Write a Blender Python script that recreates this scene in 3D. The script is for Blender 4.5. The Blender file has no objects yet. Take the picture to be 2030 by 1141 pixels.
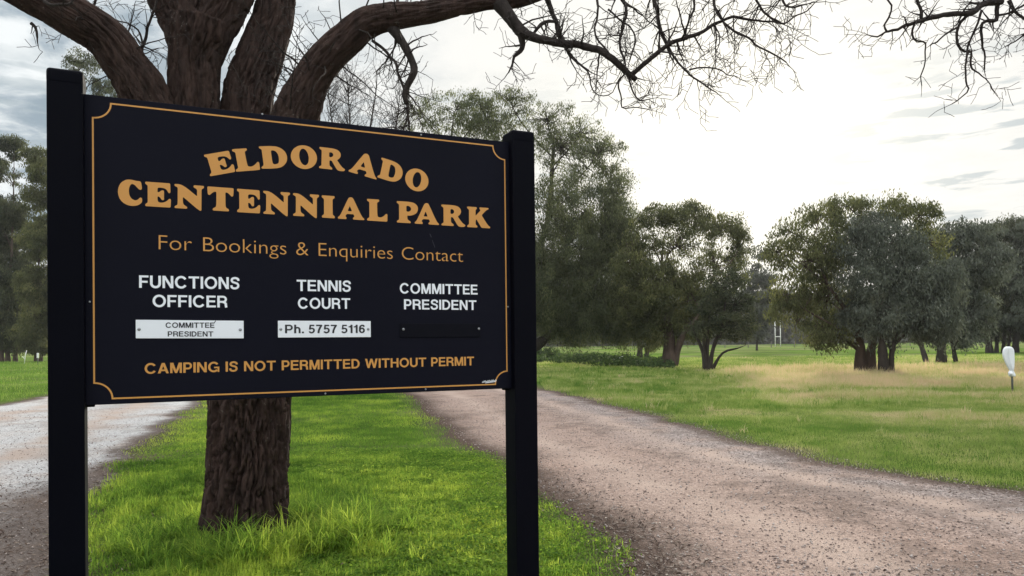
import bpy, bmesh, math, random
import numpy as np
from mathutils import Vector, Matrix
scene = bpy.context.scene
C = scene.collection
R = random.Random(7)
NR = np.random.default_rng(11)

# ------------------------------------------------------------------ camera
F = 1477.0
PITCH, ROLL, SHIFT, EYE = 0.01013, 0.01107, 92.22, 1.5
_c, _s, _cr, _sr = math.cos(PITCH), math.sin(PITCH), math.cos(ROLL), math.sin(ROLL)
UPV = Vector((0, -_s, _c)); FWD = Vector((0, _c, _s)); RT = Vector((1, 0, 0))
CR = RT * _cr - UPV * _sr
CU = RT * _sr + UPV * _cr
cam = bpy.data.cameras.new('camera')
camo = bpy.data.objects.new('camera', cam); C.objects.link(camo)
camo.matrix_world = Matrix(((CR.x, CU.x, -FWD.x, 0), (CR.y, CU.y, -FWD.y, 0), (CR.z, CU.z, -FWD.z, EYE), (0, 0, 0, 1)))
cam.sensor_width = 36; cam.lens = F / 2030 * 36; cam.shift_y = SHIFT / 2030
cam.clip_start = 0.05; cam.clip_end = 5000
scene.camera = camo

def ray(px, py):
    return CR * ((px - 1015) / F) + CU * ((570.5 + SHIFT - py) / F) + FWD
def P(px, py, y):                       # the place seen at a pixel, y metres ahead
    d = ray(px, py); t = y / d.y
    return Vector((0, 0, EYE)) + d * t
def G(px, py):                          # the place on the ground seen at a pixel
    d = ray(px, py); t = -EYE / d.z
    return Vector((0, 0, EYE)) + d * t

# ------------------------------------------------------------------ sky, sun, exposure
SUN_AZ, SUN_EL = math.radians(17), math.radians(13)
SUNV = Vector((math.sin(SUN_AZ) * math.cos(SUN_EL), math.cos(SUN_AZ) * math.cos(SUN_EL), math.sin(SUN_EL)))
scene.view_settings.view_transform = 'Standard'
scene.view_settings.look = 'None'
scene.view_settings.exposure = 0.95
scene.view_settings.gamma = 1
w = bpy.data.worlds.new('World'); scene.world = w; w.use_nodes = True
nt = w.node_tree; N = nt.nodes; LK = nt.links
def nd(nt, t, **k):
    n = nt.nodes.new(t)
    for a, v in k.items(): setattr(n, a, v)
    return n
def val(nt, x):
    n = nt.nodes.new('ShaderNodeValue'); n.outputs[0].default_value = x; return n.outputs[0]
def mth(nt, op, a, b=None, clamp=False):
    n = nt.nodes.new('ShaderNodeMath'); n.operation = op; n.use_clamp = clamp
    for i, x in enumerate((a, b)):
        if x is None: continue
        if isinstance(x, (int, float)): n.inputs[i].default_value = x
        else: nt.links.new(x, n.inputs[i])
    return n.outputs[0]
def mix(nt, fac, a, b, mode='MIX'):
    n = nt.nodes.new('ShaderNodeMix'); n.data_type = 'RGBA'; n.blend_type = mode
    for i, x in ((0, fac), (6, a), (7, b)):
        if isinstance(x, (int, float)): n.inputs[i].default_value = x
        elif isinstance(x, tuple): n.inputs[i].default_value = (*x, 1)
        else: nt.links.new(x, n.inputs[i])
    return n.outputs[2]
def ramp(nt, x, lo, hi):
    n = nt.nodes.new('ShaderNodeMapRange'); n.inputs[1].default_value = lo; n.inputs[2].default_value = hi
    n.interpolation_type = 'SMOOTHSTEP'
    nt.links.new(x, n.inputs[0]); return n.outputs[0]
def noise(nt, vec, scale, detail=4, rough=.5, dist=0.0):
    n = nt.nodes.new('ShaderNodeTexNoise'); n.inputs['Scale'].default_value = scale
    n.inputs['Detail'].default_value = detail; n.inputs['Roughness'].default_value = rough
    n.inputs['Distortion'].default_value = dist
    nt.links.new(vec, n.inputs['Vector']); return n.outputs[0]

bg = N['Background']; bg.inputs[1].default_value = 0.1
sky = N.new('ShaderNodeTexSky'); sky.sky_type = 'NISHITA'; sky.sun_disc = False
sky.sun_elevation = SUN_EL; sky.sun_rotation = SUN_AZ; sky.dust_density = 2
tc = N.new('ShaderNodeTexCoord'); DIR = tc.outputs['Generated']
sep = N.new('ShaderNodeSeparateXYZ'); LK.new(DIR, sep.inputs[0])
zz = mth(nt, 'MAXIMUM', sep.outputs[2], 0.0)
den = mth(nt, 'ADD', zz, 0.13)
cx = mth(nt, 'DIVIDE', sep.outputs[0], den); cy = mth(nt, 'DIVIDE', sep.outputs[1], den)
cmb = N.new('ShaderNodeCombineXYZ'); LK.new(cx, cmb.inputs[0]); LK.new(cy, cmb.inputs[1])
n1 = noise(nt, cmb.outputs[0], 1.15, 8, .56, .25)
n2 = noise(nt, cmb.outputs[0], 3.1, 7, .6, .3)
vm = N.new('ShaderNodeVectorMath'); vm.operation = 'DOT_PRODUCT'; LK.new(DIR, vm.inputs[0]); vm.inputs[1].default_value = SUNV
dot = mth(nt, 'MAXIMUM', vm.outputs['Value'], 0.0)
near_sun = ramp(nt, dot, 0.80, 0.985)
glow = mth(nt, 'POWER', dot, 55.0)
# cloud sheet: white where thin near the sun, grey blue where thick and away from it
thick = mth(nt, 'ADD', mth(nt, 'MULTIPLY', n1, .62), mth(nt, 'MULTIPLY', n2, .38))
away = ramp(nt, dot, .97, .70)
grey = mth(nt, 'MULTIPLY', ramp(nt, thick, .43, .54), away)
white = mix(nt, ramp(nt, dot, .78, .985), (4.9, 5.1, 5.15), (5.12, 5.03, 4.78))
col = mix(nt, grey, white, (1.95, 2.4, 2.75))
streak = N.new('ShaderNodeCombineXYZ')
LK.new(mth(nt, 'ADD', mth(nt, 'MULTIPLY', sep.outputs[0], 4.6), 3.7), streak.inputs[0]); LK.new(mth(nt, 'MULTIPLY', sep.outputs[2], 24.0), streak.inputs[2])
LK.new(mth(nt, 'MULTIPLY', sep.outputs[1], 1.0), streak.inputs[1])
n3 = noise(nt, streak.outputs[0], 2.7, 6, .55, .3)
lowband = mth(nt, 'MULTIPLY', ramp(nt, sep.outputs[2], .36, .24), ramp(nt, sep.outputs[2], .03, .12))
soft = mix(nt, ramp(nt, n2, .42, .62), (1.0, 1.0, 1.0), (.90, .915, .925))
col = mix(nt, 1.0, col, soft, 'MULTIPLY')
st = mth(nt, 'MULTIPLY', mth(nt, 'MULTIPLY', ramp(nt, n3, .51, .60), lowband), .75)
col = mix(nt, st, col, (2.4, 2.8, 3.0))
gaps = mth(nt, 'MULTIPLY', ramp(nt, n1, .40, .28), away)
col = mix(nt, mth(nt, 'MULTIPLY', gaps, .55), col, sky.outputs[0])
col = mix(nt, mth(nt, 'MULTIPLY', glow, .8), col, (7.6, 7.2, 6.2))
back = ramp(nt, sep.outputs[1], .35, -.6)
zen = ramp(nt, sep.outputs[2], .45, .80)
col = mix(nt, mth(nt, 'MULTIPLY', back, .8), col, (6.0, 6.3, 6.6))
col = mix(nt, mth(nt, 'MULTIPLY', zen, .85), col, (13.0, 13.2, 13.4))
LK.new(col, bg.inputs[0])

sl = bpy.data.lights.new('sun', 'SUN'); sl.energy = 2.6; sl.angle = math.radians(8); sl.color = (1, .93, .80)
so = bpy.data.objects.new('sun', sl); C.objects.link(so)
so.rotation_euler = (-SUNV).to_track_quat('-Z', 'Y').to_euler()

# ------------------------------------------------------------------ helpers
def mesh_np(name, V, faces_flat, starts, attrs=None, mat=None, smooth=False, mats=None, midx=None):
    V = np.ascontiguousarray(V, dtype=np.float32)
    me = bpy.data.meshes.new(name)
    me.vertices.add(len(V)); me.vertices.foreach_set('co', V.ravel())
    me.loops.add(len(faces_flat)); me.loops.foreach_set('vertex_index', np.ascontiguousarray(faces_flat, dtype=np.int32))
    me.polygons.add(len(starts)); me.polygons.foreach_set('loop_start', np.ascontiguousarray(starts, dtype=np.int32))
    if midx is not None: me.polygons.foreach_set('material_index', np.ascontiguousarray(midx, dtype=np.int32))
    if smooth: me.polygons.foreach_set('use_smooth', np.ones(len(starts), dtype=bool))
    for k, a in (attrs or {}).items():
        at = me.attributes.new(k, 'FLOAT', 'POINT'); at.data.foreach_set('value', np.ascontiguousarray(a, dtype=np.float32))
    me.update(calc_edges=True)
    for m in (mats or ([mat] if mat else [])): me.materials.append(m)
    return me
def link(name, me, parent=None, loc=None):
    o = bpy.data.objects.new(name, me); C.objects.link(o)
    if parent: o.parent = parent
    if loc is not None: o.location = loc
    return o
def tag(o, label=None, cat=None, group=None, kind=None):
    if label: o['label'] = label
    if cat: o['category'] = cat
    if group: o['group'] = group
    if kind: o['kind'] = kind
    return o
def thing(name, loc, label, cat, group=None, rz=0):
    o = bpy.data.objects.new(name, None); C.objects.link(o); o.location = loc; o.rotation_euler = (0, 0, rz)
    o.empty_display_size = .2
    return tag(o, label, cat, group)
def rebase(me, loc):
    a = np.empty(len(me.vertices) * 3, dtype=np.float32); me.vertices.foreach_get('co', a)
    a = a.reshape(-1, 3) - np.array(loc, dtype=np.float32); me.vertices.foreach_set('co', a.ravel()); me.update(); return me

def hash3(ix, iy, iz, seed):
    h = (ix.astype(np.int64) * 374761393 + iy.astype(np.int64) * 668265263 + iz.astype(np.int64) * 2147483647 + seed * 144665) & 0xffffffff
    h = ((h ^ (h >> 13)) * 1274126177) & 0xffffffff
    h = ((h ^ (h >> 16)) * 2246822519) & 0xffffffff
    return ((h ^ (h >> 15)) & 0xffffff) / float(0xffffff)
def vnoise(p, seed=0):
    p = np.asarray(p, dtype=np.float64); i = np.floor(p).astype(np.int64); f = p - i; f = f * f * (3 - 2 * f)
    r = 0
    for dx in (0, 1):
        for dy in (0, 1):
            for dz in (0, 1):
                wgt = (f[:, 0] if dx else 1 - f[:, 0]) * (f[:, 1] if dy else 1 - f[:, 1]) * (f[:, 2] if dz else 1 - f[:, 2])
                r = r + wgt * hash3(i[:, 0] + dx, i[:, 1] + dy, i[:, 2] + dz, seed)
    return r
def fbm(p, oct=4, seed=0, gain=.5):
    r = 0; a = 1; t = 0; p = np.asarray(p, dtype=np.float64)
    for k in range(oct):
        r = r + a * vnoise(p * 2 ** k + 17.3 * k, seed + k); t += a; a *= gain
    return r / t
def xy0(x, y, s=1.0): return np.stack([x * s, y * s, np.zeros_like(x)], 1)

# ------------------------------------------------------------------ materials
def new_mat(name):
    m = bpy.data.materials.new(name); m.use_nodes = True
    return m, m.node_tree, m.node_tree.nodes['Principled BSDF']
def plain(name, col, rough=.5, metal=0.0, spec=.5, vary=.12, vscale=30, bump=0.0, bscale=200):
    m, t, b = new_mat(name)
    co = t.nodes.new('ShaderNodeTexCoord').outputs['Object']
    n = noise(t, co, vscale, 5, .6)
    c = mix(t, n, tuple(x * (1 - vary) for x in col), tuple(min(1, x * (1 + vary)) for x in col))
    t.links.new(c, b.inputs['Base Color'])
    b.inputs['Roughness'].default_value = rough; b.inputs['Metallic'].default_value = metal
    b.inputs['Specular IOR Level'].default_value = spec
    if bump:
        bp = t.nodes.new('ShaderNodeBump'); bp.inputs['Strength'].default_value = bump; bp.inputs['Distance'].default_value = .002
        t.links.new(noise(t, co, bscale, 3), bp.inputs['Height']); t.links.new(bp.outputs[0], b.inputs['Normal'])
    return m
def attr(t, name):
    n = t.nodes.new('ShaderNodeAttribute'); n.attribute_name = name; return n.outputs['Fac']
def leaf_mat(name, c0, c1, c2=None, trans=.4, attrname='tint', trcol=1.25, rough=.6):
    """thin leaf: diffuse + translucent, colour from a per-leaf attribute"""
    m = bpy.data.materials.new(name); m.use_nodes = True; t = m.node_tree; t.nodes.clear()
    out = t.nodes.new('ShaderNodeOutputMaterial')
    a = attr(t, attrname)
    if c2 is None: c = mix(t, a, c0, c1)
    else:
        cr = t.nodes.new('ShaderNodeValToRGB'); e = cr.color_ramp.elements
        e[0].color = (*c0, 1); e[1].color = (*c2, 1); k = e.new(.5); k.color = (*c1, 1)
        t.links.new(a, cr.inputs[0]); c = cr.outputs[0]
    d = t.nodes.new('ShaderNodeBsdfPrincipled'); d.inputs['Roughness'].default_value = rough; d.inputs['Specular IOR Level'].default_value = .05
    tr = t.nodes.new('ShaderNodeBsdfTranslucent')
    t.links.new(c, d.inputs['Base Color'])
    t.links.new(mix(t, 1.0, c, (trcol, trcol, trcol * .75), 'MULTIPLY'), tr.inputs[0])
    mx = t.nodes.new('ShaderNodeMixShader'); mx.inputs[0].default_value = trans
    t.links.new(d.outputs[0], mx.inputs[1]); t.links.new(tr.outputs[0], mx.inputs[2]); t.links.new(mx.outputs[0], out.inputs[0])
    return m
def bark_mat(name, c0, c1, c2, scale=9):
    m, t, b = new_mat(name)
    g = t.nodes.new('ShaderNodeTexCoord').outputs['Object']
    mp = t.nodes.new('ShaderNodeMapping'); mp.inputs['Scale'].default_value = (1, 1, .22); t.links.new(g, mp.inputs[0])
    n = noise(t, mp.outputs[0], scale, 8, .72, .3); n2 = noise(t, g, 3.0, 4); n3 = noise(t, g, 45, 4, .6)
    c = mix(t, ramp(t, n, .3, .7), c0, c1)
    c = mix(t, mth(t, 'MULTIPLY', ramp(t, n3, .60, .72), ramp(t, n2, .45, .62)), c, c2)
    t.links.new(c, b.inputs['Base Color']); b.inputs['Roughness'].default_value = .9; b.inputs['Specular IOR Level'].default_value = .2
    bp = t.nodes.new('ShaderNodeBump'); bp.inputs['Strength'].default_value = .9; bp.inputs['Distance'].default_value = .012
    t.links.new(mth(t, 'ADD', noise(t, mp.outputs[0], scale * 4, 6, .65), mth(t, 'MULTIPLY', n3, .4)), bp.inputs['Height'])
    t.links.new(bp.outputs[0], b.inputs['Normal'])
    return m
M = {}
M['navy'] = plain('navy paint', (.0044, .0047, .0105), .6, spec=.08, vary=.25, vscale=3, bump=.05, bscale=60)
M['post'] = plain('post paint', (.0016, .0018, .0045), .55, spec=.05, vary=.3, vscale=5, bump=.12, bscale=40)
M['gold'] = plain('gold vinyl', (.58, .27, .056), .5, vary=.07, vscale=8)
M['white_vinyl'] = plain('white vinyl', (.80, .83, .88), .5, vary=.04)
M['plate'] = plain('white plate', (.80, .83, .88), .4, vary=.05, vscale=6)
M['black_vinyl'] = plain('black vinyl', (.012, .011, .016), .5)
M['black_plate'] = plain('black plate', (.0030, .0032, .0066), .55, spec=.08, vary=.3)
M['steel'] = plain('screw steel', (.30, .31, .33), .4, metal=.8)
M['scuff'] = plain('pale scuff', (.05, .05, .065), .7)
M['bark'] = bark_mat('bark', (.020, .0125, .0105), (.055, .033, .026), (.13, .115, .10), 16)
M['twig'] = bark_mat('twig bark', (.016, .012, .011), (.045, .036, .032), (.10, .09, .085), 30)
M['bark_red'] = bark_mat('bark reddish', (.05, .035, .028), (.10, .07, .055), (.16, .13, .11), 5)
M['bark_dark'] = bark_mat('bark dark', (.03, .025, .022), (.065, .052, .045), (.12, .11, .10), 5)
M['leaf_pepper'] = leaf_mat('pepper tree leaves', (.058, .070, .042), (.112, .126, .070), (.20, .21, .10), .44)
M['leaf_olive'] = leaf_mat('olive gum leaves', (.054, .064, .034), (.112, .120, .058), (.20, .20, .09), .44)
M['leaf_blue'] = leaf_mat('grey gum leaves', (.060, .070, .058), (.114, .127, .104), (.18, .194, .155), .28)
M['leaf_dark'] = leaf_mat('dark gum leaves', (.034, .042, .028), (.072, .082, .050), (.125, .132, .07), .34)
M['leaf_far'] = leaf_mat('far leaves', (.055, .062, .055), (.085, .092, .08), (.12, .125, .105), .3)
M['leaf_bush'] = leaf_mat('bush leaves', (.03, .05, .022), (.055, .085, .035), (.10, .14, .05), .35)
M['leaf_litter'] = leaf_mat('leaf litter', (.035, .022, .018), (.11, .075, .056), (.40, .34, .28), .05)
M['grass'] = leaf_mat('grass blades', (.056, .122, .020), (.165, .262, .042), (.36, .43, .075), .58, trcol=1.6, rough=.9)
M['dry'] = leaf_mat('field grass blades', (.088, .175, .028), (.28, .335, .105), (.52, .41, .29), .45, trcol=1.4)
M['white_paint'] = plain('white goal paint', (.78, .78, .76), .45, vary=.05)
M['cloth'] = plain('white plastic bag', (.78, .80, .84), .45, vary=.06, vscale=6, bump=.3, bscale=25)
M['grey_steel'] = plain('dull steel post', (.10, .11, .10), .55, metal=.4)
M['wood_grey'] = plain('weathered fence wood', (.16, .145, .13), .9, vary=.3)
M['stone_white'] = plain('pale stone', (.72, .72, .70), .8, vary=.12, vscale=12)

# ------------------------------------------------------------------ ground layout (metres)
def gp(pts): return np.array([[G(*p).x, G(*p).y] for p in pts])
_rl = gp([(1262, 1165), (1250, 1141), (1200, 1070), (1075, 985), (1000, 925), (900, 860), (810, 785)])
_rr = gp([(2250, 1010), (2030, 975), (1700, 930), (1500, 880), (1280, 820), (1065, 768)])
_ll = gp([(395, 800), (318, 850), (268, 890), (222, 950), (186, 1005), (165, 1080), (150, 1150)])[::-1]
_lf = gp([(-30, 806), (0, 803), (95, 785)])
RL = np.vstack([[[.35, .5], [.55, 2.5]], _rl, [[-6.3, 34], [-10.5, 48], [-16, 62]]])
RR = np.vstack([[[7.5, .5], [6.6, 3.5]], _rr[1:], [[-1.2, 33], [-5.2, 46], [-10, 60]]])
LL = np.vstack([[[-2.2, .5], [-2.5, 3]], _ll, [[-11.2, 28], [-15, 40], [-21, 56]]])
LF = np.vstack([[[-9, .5], [-10.2, 8]], _lf, [[-16.5, 30], [-21, 41], [-27, 56]]])
def edge(E, y): return np.interp(y, E[:, 1], E[:, 0])
def wob(y, seed, amp=.22): 
    z = np.zeros_like(y); return (fbm(np.stack([y * 1.3, z, z], 1), 4, seed) - .5) * 2 * amp
def d_verge(x, y):      # metres inside the grass between the two tracks (negative outside)
    return np.minimum(x - edge(LL, y) - wob(y, 3, .3), edge(RL, y) + wob(y, 4, .22) - x)
def d_right(x, y): return x - edge(RR, y) - wob(y, 5, .25)
def d_left(x, y): return edge(LF, y) + wob(y, 6, .25) - x
def dryness(x, y):      # straw coloured bands in the right field, green elsewhere
    f = fbm(xy0(x, y) * np.array([.11, .30, 1]), 4, 21)
    f2 = fbm(xy0(x, y) * np.array([.5, 1.1, 1]), 3, 23)
    band = np.clip((y - 8) / 11, 0, 1) * np.clip((39.0 + (f - .5) * 6 - y) / 2.5, 0, 1) * np.clip((x - .19 * y - 1.0) / 4, 0, 1)
    core = np.clip((y - 20) / 6, 0, 1)
    d = band * np.clip(.50 + .40 * core + (f - .5) * 1.8 + (f2 - .5) * .9, 0, 1)
    far = np.clip((y - 70) / 40, 0, 1) * np.clip((f - .46) * 2, 0, .35)
    base = np.clip((f2 - .5) * 1.0 + (f - .5) * .9, 0, .45)
    return np.clip(np.maximum(np.maximum(d, far), base), 0, 1)

# ground sheet reaching the horizon
ys = np.concatenate([np.linspace(-30, 2, 12), np.linspace(2.3, 60, 190), np.geomspace(61, 640, 40)])
xs = np.concatenate([-np.geomspace(640, 41, 30), np.linspace(-40, 40, 200), np.geomspace(41, 640, 30)])
XX, YY = np.meshgrid(xs, ys); nx, ny = len(xs), len(ys)
gx, gy = XX.ravel(), YY.ravel()
gz = np.zeros_like(gx)
idx = np.arange(nx * ny).reshape(ny, nx)
q = np.stack([idx[:-1, :-1], idx[:-1, 1:], idx[1:, 1:], idx[1:, :-1]], -1).reshape(-1, 4)
M_ground, t, b = new_mat('turf')
co = t.nodes.new('ShaderNodeTexCoord').outputs['Object']
dr = attr(t, 'dry')
n1 = noise(t, co, 1.7, 8, .65); n2 = noise(t, co, 22, 8, .7); n3 = noise(t, co, .16, 5, .6)
gcol = mix(t, ramp(t, n2, .3, .7), (.030, .062, .012), (.10, .17, .028))
gcol = mix(t, mth(t, 'MULTIPLY', ramp(t, n1, .5, .72), .6), gcol, (.10, .105, .04))
gcol = mix(t, mth(t, 'MULTIPLY', ramp(t, n3, .42, .62), .45), gcol, (.17, .27, .04))
dcol = mix(t, n2, (.20, .16, .095), (.42, .34, .22))
gcol = mix(t, dr, gcol, dcol)
soil = mix(t, n2, (.05, .038, .028), (.15, .12, .095))
gcol = mix(t, attr(t, 'soil'), gcol, soil)
t.links.new(gcol, b.inputs['Base Color']); b.inputs['Roughness'].default_value = 1; b.inputs['Specular IOR Level'].default_value = 0
bp = t.nodes.new('ShaderNodeBump'); bp.inputs['Strength'].default_value = 1; bp.inputs['Distance'].default_value = .05
t.links.new(mth(t, 'ADD', n2, n1), bp.inputs['Height']); t.links.new(bp.outputs[0], b.inputs['Normal'])
soilv = np.clip(1 - np.maximum(np.maximum(d_verge(gx, gy) / .5, d_right(gx, gy) / .5), d_left(gx, gy) / .5), 0, 1)
soilv = np.where(gy > 62, 0, soilv)
gme = mesh_np('ground', np.stack([gx, gy, gz], 1), q.ravel(), np.arange(len(q)) * 4, {'dry': dryness(gx, gy), 'soil': soilv}, M_ground)
tag(link('ground', gme), kind='structure')

# gravel tracks
def gravel_mat(name, pal, dirt, pale, wheel=None):
    m, t, b = new_mat(name)
    co = t.nodes.new('ShaderNodeTexCoord').outputs['Object']
    v = t.nodes.new('ShaderNodeTexVoronoi'); v.inputs['Scale'].default_value = 55; t.links.new(co, v.inputs['Vector'])
    v2 = t.nodes.new('ShaderNodeTexVoronoi'); v2.inputs['Scale'].default_value = 120; t.links.new(co, v2.inputs['Vector'])
    sp = t.nodes.new('ShaderNodeSeparateColor'); t.links.new(v.outputs['Color'], sp.inputs[0])
    sp2 = t.nodes.new('ShaderNodeSeparateColor'); t.links.new(v2.outputs['Color'], sp2.inputs[0])
    n1 = noise(t, co, .9, 7, .62, .3); n2 = noise(t, co, 5, 7, .7); n4 = noise(t, co, 160, 3, .6)
    lo_, hi_ = (.42, 1.65) if pal[0] < .4 else (.68, 1.3)
    c = mix(t, sp.outputs[0], tuple(x * lo_ for x in pal), tuple(min(1, x * hi_) for x in pal))
    c = mix(t, mth(t, 'MULTIPLY', ramp(t, sp2.outputs[1], .78, .9), .6), c, pale)
    c = mix(t, mth(t, 'MULTIPLY', ramp(t, n1, .46, .64), .6), c, mix(t, n4, tuple(x * .7 for x in dirt), tuple(x * 1.3 for x in dirt)))
    c = mix(t, mth(t, 'MULTIPLY', ramp(t, n2, .58, .74), .65 if pal[0] < .4 else .3), c, tuple(x * .42 for x in dirt))
    uu = attr(t, 'across')
    if pal[0] < .4: c = mix(t, mth(t, 'MULTIPLY', ramp(t, mth(t, 'ADD', uu, mth(t, 'MULTIPLY', n1, .5)), 1.06, .72), .75), c, mix(t, n4, tuple(x * .75 for x in dirt), tuple(x * 1.2 for x in dirt)))
    n5 = noise(t, co, .45, 6, .65, .5); n6 = noise(t, co, 2.6, 7, .7, .4)
    c = mix(t, mth(t, 'MULTIPLY', ramp(t, mth(t, 'ADD', mth(t, 'MULTIPLY', n5, .55), mth(t, 'MULTIPLY', n6, .45)),   .48, .58), .52 if pal[0] < .4 else .28), c, mix(t, n4, (.075, .055, .046), (.17, .13, .11)))
    n7 = noise(t, co, 26, 5, .7)
    c = mix(t, 1.0, c, mix(t, ramp(t, n7, .30, .70), (.62, .61, .60) if pal[0] < .4 else (.80, .80, .80), (1.28, 1.27, 1.26) if pal[0] < .4 else (1.1, 1.1, 1.1)), 'MULTIPLY')
    if pal[0] < .4: c = mix(t, mth(t, 'MULTIPLY', ramp(t, mth(t, 'ADD', uu, mth(t, 'MULTIPLY', n6, .34)), .36, .14), .8), c, mix(t, n4, (.035, .025, .021), (.11, .082, .068)))
    e = attr(t, 'edge')
    c = mix(t, mth(t, 'MULTIPLY', ramp(t, mth(t, 'ADD', e, mth(t, 'MULTIPLY', n2, .5)), .62, 1.12), .85), c, mix(t, n4, (.048, .031, .025), (.13, .092, .072)))
    wv = attr(t, 'wheel')
    c = mix(t, mth(t, 'MULTIPLY', wv, ramp(t, n1, .25, .6)), c, wheel or pale)
    t.links.new(c, b.inputs['Base Color']); b.inputs['Roughness'].default_value = 1; b.inputs['Specular IOR Level'].default_value = .04
    bp = t.nodes.new('ShaderNodeBump'); bp.inputs['Strength'].default_value = 1; bp.inputs['Distance'].default_value = .018
    h = mth(t, 'SUBTRACT', mth(t, 'MULTIPLY', n4, .5), v.outputs['Distance'])
    t.links.new(mth(t, 'ADD', h, mth(t, 'MULTIPLY', n2, 1.3)), bp.inputs['Height']); t.links.new(bp.outputs[0], b.inputs['Normal'])
    return m
M['track_pink'] = gravel_mat('pinkish gravel', (.29, .243, .225), (.42, .305, .25), (.60, .56, .54), (.47, .36, .30))
M['track_pale'] = gravel_mat('pale gravel', (.50, .49, .48), (.43, .35, .295), (.72, .71, .70), (.44, .355, .30))
def track(name, EL, ER, mat, sl_, sr_, z=.004, wide=0.0):
    ya = np.concatenate([np.linspace(.6, 30, 620), np.linspace(30.2, 55, 60)])
    l = edge(EL, ya) + wob(ya, sl_, .22) + (vnoise(np.stack([ya * 9, ya * 0, ya * 0], 1), 31) - .5) * .10
    r = edge(ER, ya) + wob(ya, sr_, .22) + (vnoise(np.stack([ya * 9, ya * 0, ya * 0], 1), 37) - .5) * .10
    k = 41; u = np.linspace(0, 1, k)
    X = l[:, None] * (1 - u) + r[:, None] * u; Y = np.repeat(ya[:, None], k, 1)
    wd = (r - l)[:, None]
    dist = np.minimum(u, 1 - u)[None, :] * wd
    ew = .75 + wide * np.clip((9.5 - ya) / 3, 0, 1)[:, None] * (u[None, :] > .5)
    e = np.clip(1 - dist / ew, 0, 1)
    wh = np.exp(-((u[None, :] - .30) / .07) ** 2) + np.exp(-((u[None, :] - .72) / .06) ** 2)
    wh = np.repeat(wh, len(ya), 0)
    Z = np.full_like(X, z)
    i = np.arange(X.size).reshape(X.shape)
    q = np.stack([i[:-1, :-1], i[:-1, 1:], i[1:, 1:], i[1:, :-1]], -1).reshape(-1, 4)
    me = mesh_np(name, np.stack([X.ravel(), Y.ravel(), Z.ravel()], 1), q.ravel(), np.arange(len(q)) * 4, {'edge': e.ravel(), 'wheel': wh.ravel(), 'across': np.repeat(u[None, :], len(ya), 0).ravel()}, mat)
    return tag(link(name, me), kind='structure')
track('gravel_road', RL, RR, M['track_pink'], 4, 5)
track('gravel_road', LF, LL, M['track_pale'], 6, 3, wide=2.6)

# ------------------------------------------------------------------ small ground cover
def blades(x, y, h, wd, lean, tint, segs=2):
    n = len(x)
    az = NR.uniform(0, 2 * np.pi, n); lz = az + np.pi / 2 + NR.normal(0, .5, n)
    sx, sy = np.cos(az) * wd / 2, np.sin(az) * wd / 2
    lx, ly = np.cos(lz) * lean * h, np.sin(lz) * lean * h
    z0 = np.full(n, -.004)
    a = np.stack([x - sx, y - sy, z0], 1); b_ = np.stack([x + sx, y + sy, z0], 1)
    hh = h / np.sqrt(1 + lean ** 2)
    if segs == 1:
        tip = np.stack([x + lx, y + ly, hh], 1)
        V = np.stack([a, b_, tip], 1).reshape(-1, 3); k = 3
        fl = (np.arange(n)[:, None] * 3 + np.array([0, 1, 2])).ravel(); st = np.arange(n) * 3
    else:
        m1 = np.stack([x - sx * .85 + lx * .28, y - sy * .85 + ly * .28, hh * .58], 1); m2 = np.stack([x + sx * .85 + lx * .28, y + sy * .85 + ly * .28, hh * .58], 1)
        tip = np.stack([x + lx, y + ly, hh * (1 - .25 * np.minimum(lean, 1.5))], 1)
        V = np.stack([a, b_, m2, m1, tip], 1).reshape(-1, 3); k = 5
        fl = (np.arange(n)[:, None] * 5 + np.array([0, 1, 2, 3, 3, 2, 4])).ravel()
        st = (np.arange(n)[:, None] * 7 + np.array([0, 4])).ravel()
    return V, fl, st, np.repeat(tint, k)
def join(parts):
    Vs, fs, ss, ts = [], [], [], []; vo = 0; lo = 0
    for V, f, s, t_ in parts:
        Vs.append(V); fs.append(f + vo); ss.append(s + lo); ts.append(t_); vo += len(V); lo += len(f)
    return np.concatenate(Vs), np.concatenate(fs), np.concatenate(ss), np.concatenate(ts)
def arching(x, y, h, wd, bend_, tint):          # long blades that rise and fall over
    n = len(x); a = NR.uniform(0, 2 * np.pi, n); dx, dy = np.cos(a), np.sin(a); rows = []
    for u_ in (0, .3, .6, .85):
        hx = h * bend_ * u_ ** 1.9; z = h * (u_ - .38 * bend_ * u_ ** 2.6); w_ = wd * .5 * (1 - .55 * u_)
        for sg in (-1, 1): rows.append(np.stack([x + dx * hx - dy * w_ * sg, y + dy * hx + dx * w_ * sg, z], 1))
    rows.append(np.stack([x + dx * h * bend_, y + dy * h * bend_, h * (1 - .38 * bend_)], 1))
    V = np.stack(rows, 1).reshape(-1, 3)
    fl = (np.arange(n)[:, None] * 9 + np.array([0, 1, 3, 2, 2, 3, 5, 4, 4, 5, 7, 6, 6, 7, 8])).ravel()
    st = (np.arange(n)[:, None] * 15 + np.array([0, 4, 8, 12])).ravel()
    return V, fl, st, np.repeat(tint, 9)
def scatter(n, x0, x1, y0, y1, dfun, soft, power=1.0):
    y = y0 + (y1 - y0) * NR.random(n) ** power; x = NR.uniform(x0, x1, n)
    vis = (np.abs(x) < y * .74 + 1.2)
    d = dfun(x, y); keep = vis & (d > -.12) & (NR.random(n) < np.clip((d + .12) / soft, 0, 1))
    return x[keep], y[keep]
TB = G(487, 1062)                     # base of the big tree
def verge_tint(x, y):
    f = fbm(xy0(x, y, 1.1), 4, 51); g = fbm(xy0(x, y, 5.0), 3, 52)
    t_ = .38 + (f - .5) * 1.3 + (g - .5) * .5 + NR.normal(0, .13, len(x))
    return np.clip(t_, 0, 1)
parts = []
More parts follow.
